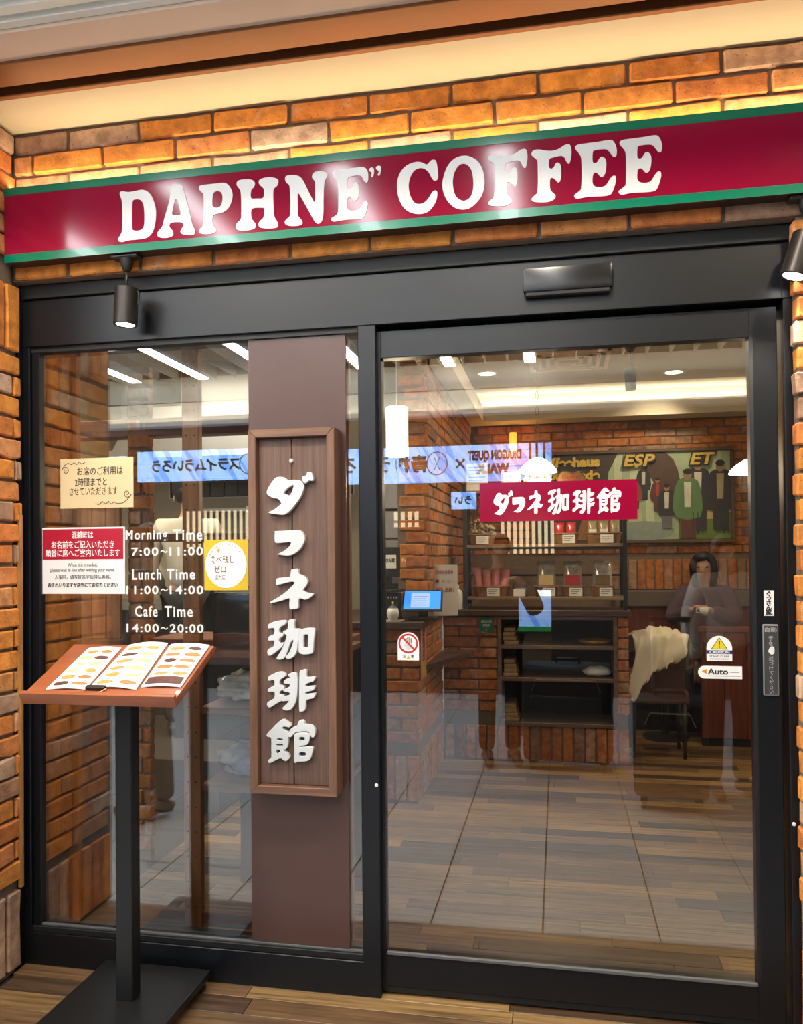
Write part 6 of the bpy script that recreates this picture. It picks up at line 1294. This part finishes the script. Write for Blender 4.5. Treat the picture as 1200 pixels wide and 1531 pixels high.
# ================================================================ the arcade opposite (seen mirrored in the glass)
OY = -5.8
struct('wall_opposite', 'dark shop front on the far side of the arcade, mirrored in the glass', 'wall', [(-6.0, 4.0, OY - 0.15, OY - 0.05, 0.0, 3.74)], mat('opposite_dark', (0.035, 0.028, 0.022), 0.7, var=0.3, scale=2))
struct('wall_arcade_ends', 'plain end walls of the arcade beside the shop', 'wall', [(3.95, 4.05, OY, -0.8, 0, 3.74), (-6.05, -5.95, OY, -0.8, 0, 3.74)], mat('arcade_wall', (0.35, 0.31, 0.26), 0.8))
t = thing('trim_13', 'ivory lit fascia of the opposite shop, mirrored in the glass', 'trim', (-1.0, OY, 3.0), kind='structure')
bm = B(); box(bm, -5.6, 3.6, OY - 0.05, OY + 0.02, 3.03, 3.26); fin('lower_band', bm, OFFW, t)
bm = B(); box(bm, -5.6, 3.6, OY - 0.05, OY - 0.02, 3.28, 3.56); fin('upper_band', bm, OFFW, t)
bm = B(); box(bm, -5.6, 3.6, OY - 0.02, OY + 0.14, 2.98, 3.03); fin('cove_lip', bm, OFFW, t)
area('light_cove_opposite', (-1.0, OY + 0.09, 3.035), (math.radians(205), 0, 0), 9.0, 0.06, 90.0, (1.0, 0.90, 0.72))
# blue light-box banners
def stripe_mat(name, strength):
    m, nt, bs = nodes_of(name); N, L = nt.nodes, nt.links
    tc = N.new('ShaderNodeTexCoord'); mq = N.new('ShaderNodeMapping'); mq.inputs['Rotation'].default_value = (0, math.radians(32), 0); mp = N.new('ShaderNodeMapping'); mp.inputs['Scale'].default_value = (1, 1, 0.14)
    wv = N.new('ShaderNodeTexNoise'); wv.inputs['Scale'].default_value = 13; wv.inputs['Detail'].default_value = 1
    cr = N.new('ShaderNodeValToRGB'); e = cr.color_ramp.elements; e[0].position = 0.50; e[0].color = (0.30, 0.52, 0.95, 1); e[1].position = 0.58; e[1].color = (0.11, 0.30, 0.80, 1)
    L.new(tc.outputs['Object'], mq.inputs[0]); L.new(mq.outputs[0], mp.inputs[0]); L.new(mp.outputs[0], wv.inputs['Vector']); L.new(wv.outputs['Fac'], cr.inputs[0])
    L.new(cr.outputs[0], bs.inputs['Base Color']); L.new(cr.outputs[0], bs.inputs['Emission Color']); bs.inputs['Emission Strength'].default_value = strength
    return m
BLUE = stripe_mat('blue_lightbox', 4.5)
def banner(x0, x1, z0, z1, label):
    t = thing('banner', label, 'banner', ((x0 + x1) / 2, OY + 0.12, z0))
    bm = B(); box(bm, x0, x1, OY + 0.06, OY + 0.12, z0, z1); fin('light_box', bm, BLUE, t)
    bm = B(); box(bm, x0 - 0.02, x1 + 0.02, OY, OY + 0.06, z0 - 0.02, z1 + 0.02); fin('casing', bm, BLK, t)
    return t
by = OY + 0.122
t = banner(-2.35, -0.05, 2.27, 2.65, 'blue light-box banner with a logo, mirrored in the door glass')
text('lettering', 'DRAGON QUEST', 0.13, -0.64, by, 2.53, INK, t, fit=0.56, facing=1, bold=0.008); text('lettering', 'WALK', 0.13, -0.66, by, 2.40, NAVY, t, fit=0.36, facing=1, bold=0.010)
for x_ in (-0.27, -0.20, -0.125):
    bm = B(); box(bm, x_ - 0.012, x_ + 0.012, OY + 0.121, OY + 0.14, 2.25, 2.67); fin('upright_bar', bm, BLK, t)
text('lettering', '×', 0.25, -1.0, by, 2.46, INK, t, facing=1)
bm = B(); tube(bm, [(-1.25 + 0.11 * math.cos(i * .262), by, 2.47 + 0.12 * math.sin(i * .262)) for i in range(24)], 0.006, 5, True); fin('crest_ring', bm, INK, t)
bm = B(); tube(bm, [(-1.25 - 0.03, by, 2.40), (-1.25, by, 2.47), (-1.25 + 0.03, by, 2.40)], 0.006, 5); tube(bm, [(-1.25 - 0.03, by, 2.53), (-1.25, by, 2.47), (-1.25 + 0.03, by, 2.53)], 0.006, 5); fin('crest_mark', bm, INK, t)
for i, ch in enumerate('青柳ういろう'): text('lettering', ch, 0.19, -1.44 - 0.19 * i, by, 2.47, INK, t, facing=1, bold=0.006)
t = banner(-4.70, -2.60, 2.36, 2.70, 'long blue light-box banner with black writing, mirrored in the left window')
bm = B(); tube(bm, [(-3.36 + 0.10 * math.cos(i * .262), by, 2.53 + 0.11 * math.sin(i * .262)) for i in range(24)], 0.006, 5, True); fin('crest_ring', bm, INK, t)
for i, ch in enumerate('スライムういろう'): text('lettering', ch, 0.15, -3.52 - 0.135 * i, by, 2.53, INK, t, facing=1, bold=0.006)
for i, ch in enumerate('青柳'): text('lettering', ch, 0.17, -2.85 - 0.2 * i, by, 2.53, INK, t, facing=1, bold=0.006)
t = banner(-5.55, -4.85, 2.50, 2.66, 'short blue light-box banner at the far left of the mirrored arcade')
t = banner(-1.10, -0.84, 1.98, 2.16, 'little blue light-box panel below the logo banner in the mirrored arcade')
for i, ch in enumerate('うい'): text('lettering', ch, 0.10, -0.92 - 0.1 * i, by, 2.07, INK, t, facing=1, bold=0.004)
# lit slatted screens
LIT = emit_mat('lit_cream_screen', (1.0, 0.82, 0.52), 2.8)
def slats(x0, x1, z0, z1, n, label):
    t = thing('slatted_screen', label, 'screen', ((x0 + x1) / 2, OY + 0.06, z0), 'lit slatted screens')
    bm = B(); box(bm, x0, x1, OY, OY + 0.03, z0, z1); fin('lit_panel', bm, LIT, t)
    for k in range(n + 1):
        x = x0 + (x1 - x0) * k / n; bm = B(); box(bm, x - 0.014, x + 0.014, OY + 0.04, OY + 0.06, z0, z1); fin('slat', bm, BLK, t)
    for z in (z0 + 0.06, z1): bm = B(); box(bm, x0, x1, OY + 0.045, OY + 0.055, z - 0.012, z + 0.012); fin('crossbar', bm, BLK, t)
    return t
slats(-0.60, -0.02, 1.50, 1.92, 9, 'lit cream slatted screen mirrored below the crimson door plate')
slats(-4.15, -3.30, 1.60, 2.03, 12, 'lit cream slatted screen mirrored beside the cooks')
slats(-1.75, -1.45, 1.80, 1.98, 4, 'small lit slatted screen mirrored near the brick pier')
# display case with blue printed front
t = thing('display_case', 'display case with a blue striped front, mirrored over the cubby', 'display case', (-0.30, -4.0, 0.0))
bm = B(); box(bm, -0.42, -0.06, -4.4, -3.95, 0.0, 0.86); fin('plinth', bm, mat('case_wood', (0.16, 0.10, 0.06), 0.6), t)
bm = B(); box(bm, -0.42, -0.06, -4.4, -3.94, 0.90, 1.15); fin('blue_front', bm, stripe_mat('case_blue', 2.2), t)
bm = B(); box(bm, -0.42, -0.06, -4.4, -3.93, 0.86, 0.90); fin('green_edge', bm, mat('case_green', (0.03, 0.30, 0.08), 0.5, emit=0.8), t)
bm = B(); box(bm, -0.42, -0.06, -4.4, -3.94, 1.15, 1.18); fin('light_strip', bm, emit_mat('case_light', (0.8, 0.95, 1.0), 4.0), t)
# travellers and luggage behind the viewer
CASEB = mat('suitcase_black', (0.014, 0.012, 0.013), 0.6, var=0.2); CASEW = mat('suitcase_brown', (0.020, 0.014, 0.011), 0.65, var=0.2)
def suitcase(x, y, w_, h_, d_, m, label, rz=0.0, handle=0.45):
    t = thing('suitcase', label, 'suitcase', (x, y, 0), rotz=rz)
    bm = B(); box(bm, -w_ / 2, w_ / 2, -d_ / 2, d_ / 2, 0.07, 0.07 + h_, 0.05, 4); fin('shell', bm, m, t, 40, local=True)
    bm = B(); box(bm, -w_ / 2 + 0.05, w_ / 2 - 0.05, d_ / 2 - 0.005, d_ / 2 + 0.03, 0.12, 0.07 + h_ * 0.7, 0.025, 3); fin('front_pocket', bm, m, t, 40, local=True)
    bm = B(); tube(bm, [(-w_ / 2 + 0.07, d_ / 2 + 0.006, 0.07 + h_ * 0.74), (-w_ / 2 + 0.10, d_ / 2 + 0.006, 0.07 + h_ * 0.86), (w_ / 2 - 0.10, d_ / 2 + 0.006, 0.07 + h_ * 0.86), (w_ / 2 - 0.07, d_ / 2 + 0.006, 0.07 + h_ * 0.74)], 0.004, 6); fin('zip', bm, STEEL, t, local=True)
    bm = B(); tube(bm, [(-0.08, 0, 0.07 + h_), (-0.075, 0, 0.10 + h_), (0.075, 0, 0.10 + h_), (0.08, 0, 0.07 + h_)], 0.012, 8); fin('carry_handle', bm, m, t, True, local=True)
    for sx in (-1, 1):
        for sy in (-1, 1):
            bm = B(); lathe(bm, [(0.028, -0.014), (0.034, -0.010), (0.034, 0.010), (0.028, 0.014)], (sx * (w_ / 2 - 0.06), sy * (d_ / 2 - 0.05), 0.034), 16, 'X'); fin('wheel', bm, BLK, t, local=True)
            bm = B(); box(bm, sx * (w_ / 2 - 0.06) - 0.02, sx * (w_ / 2 - 0.06) + 0.02, sy * (d_ / 2 - 0.05) - 0.02, sy * (d_ / 2 - 0.05) + 0.02, 0.04, 0.09); fin('wheel_fork', bm, BLK, t, local=True)
    if handle:
        for sx in (-1, 1):
            bm = B(); tube(bm, [(sx * 0.10, -d_ / 2 + 0.04, 0.07 + h_ * 0.9), (sx * 0.10, -d_ / 2 + 0.04, 0.07 + h_ + handle)], 0.010, 8); fin('telescopic_bar', bm, STEEL, t, True, local=True)
        bm = B(); box(bm, -0.12, 0.12, -d_ / 2 + 0.022, -d_ / 2 + 0.058, 0.05 + h_ + handle, 0.085 + h_ + handle, 0.01, 2); fin('grip', bm, BLK, t, local=True)
    return t
suitcase(0.645, -2.22, 0.42, 0.58, 0.26, CASEW, 'brown upright suitcase with raised handle, mirrored at the right of the door', 0.15)
suitcase(0.06, -2.98, 0.60, 0.66, 0.30, CASEB, 'black soft suitcase mirrored in front of the cubby', 0.1, 0.0)
person('traveller in a pale fleece jacket and dark trousers, mirrored at the right of the door', (1.02, -2.50, 0.0), math.pi - 0.2, FLEECE, BLKCL, dict(wr=(-.12, -.20, 1.02), er=(-.25, -.02, 1.13)), hair='long', coat=True, scale=0.93)
person('photographer in dark clothes standing behind the viewpoint, mirrored in the door', (-0.42, -3.05, 0.0), math.pi - 0.25, mat('charcoal_coat', (0.020, 0.019, 0.021), 0.85), BLKCL, dict(wr=(-.13, -.24, 1.34), er=(-.27, -.10, 1.14), wl=(.04, -.26, 1.34), el=(.24, -.10, 1.12)), coat=True, scale=0.95)
person('traveller in khaki and brown shoes waiting left, mirrored in the left window', (-2.35, -1.62, 0.0), math.pi + 0.5, mat('grey_knit', (0.16, 0.16, 0.16), 0.9), KHAKI, scale=0.98, shoe_m=mat('tan_shoe', (0.20, 0.12, 0.06), 0.6))

# warm downlights added out of view to brighten the shop front
for i, (x_, y_) in enumerate(((-2.9, -1.25), (-1.55, -1.25), (-0.2, -1.25), (1.15, -1.25))):
    t = thing('arcade_downlight', 'added unseen warm downlight over the entrance, %s of four' % ('leftmost', 'second', 'third', 'rightmost')[i], 'light', (x_, y_, 3.5), 'added arcade downlights')
    bm = B(); lathe(bm, [(0.095, 0.0), (0.09, -0.012), (0.072, -0.010), (0.07, 0.18), (0.095, 0.18)], (x_, y_, 3.5), 24, cap=False); fin('can', bm, WHITE, t, 40)
    bm = B(); lathe(bm, [(0.07, 0.03), (0.0, 0.03)], (x_, y_, 3.5), 24, cap=False); fin('diffuser', bm, DISCE, t)
    down(x_, y_, 3.485, ARCADE_SPOT, 100, (x_ * 0.85 - 0.05, -0.12, 1.2), (1.0, 0.84, 0.62))
for i, (x_, y_) in enumerate(((-4.19, -4.26), (-3.50, -4.12))):
    t = thing('arcade_downlight', 'bright round downlight mirrored at the top of the left window, %s of two' % ('left', 'right')[i], 'light', (x_, y_, 3.5), 'mirrored downlights')
    bm = B(); lathe(bm, [(0.095, 0.0), (0.09, -0.012), (0.072, -0.010), (0.07, 0.18), (0.095, 0.18)], (x_, y_, 3.5), 24, cap=False); fin('can', bm, WHITE, t, 40)
    bm = B(); lathe(bm, [(0.07, 0.004), (0.0, 0.004)], (x_, y_, 3.5), 24, cap=False); fin('diffuser', bm, STRIP, t)
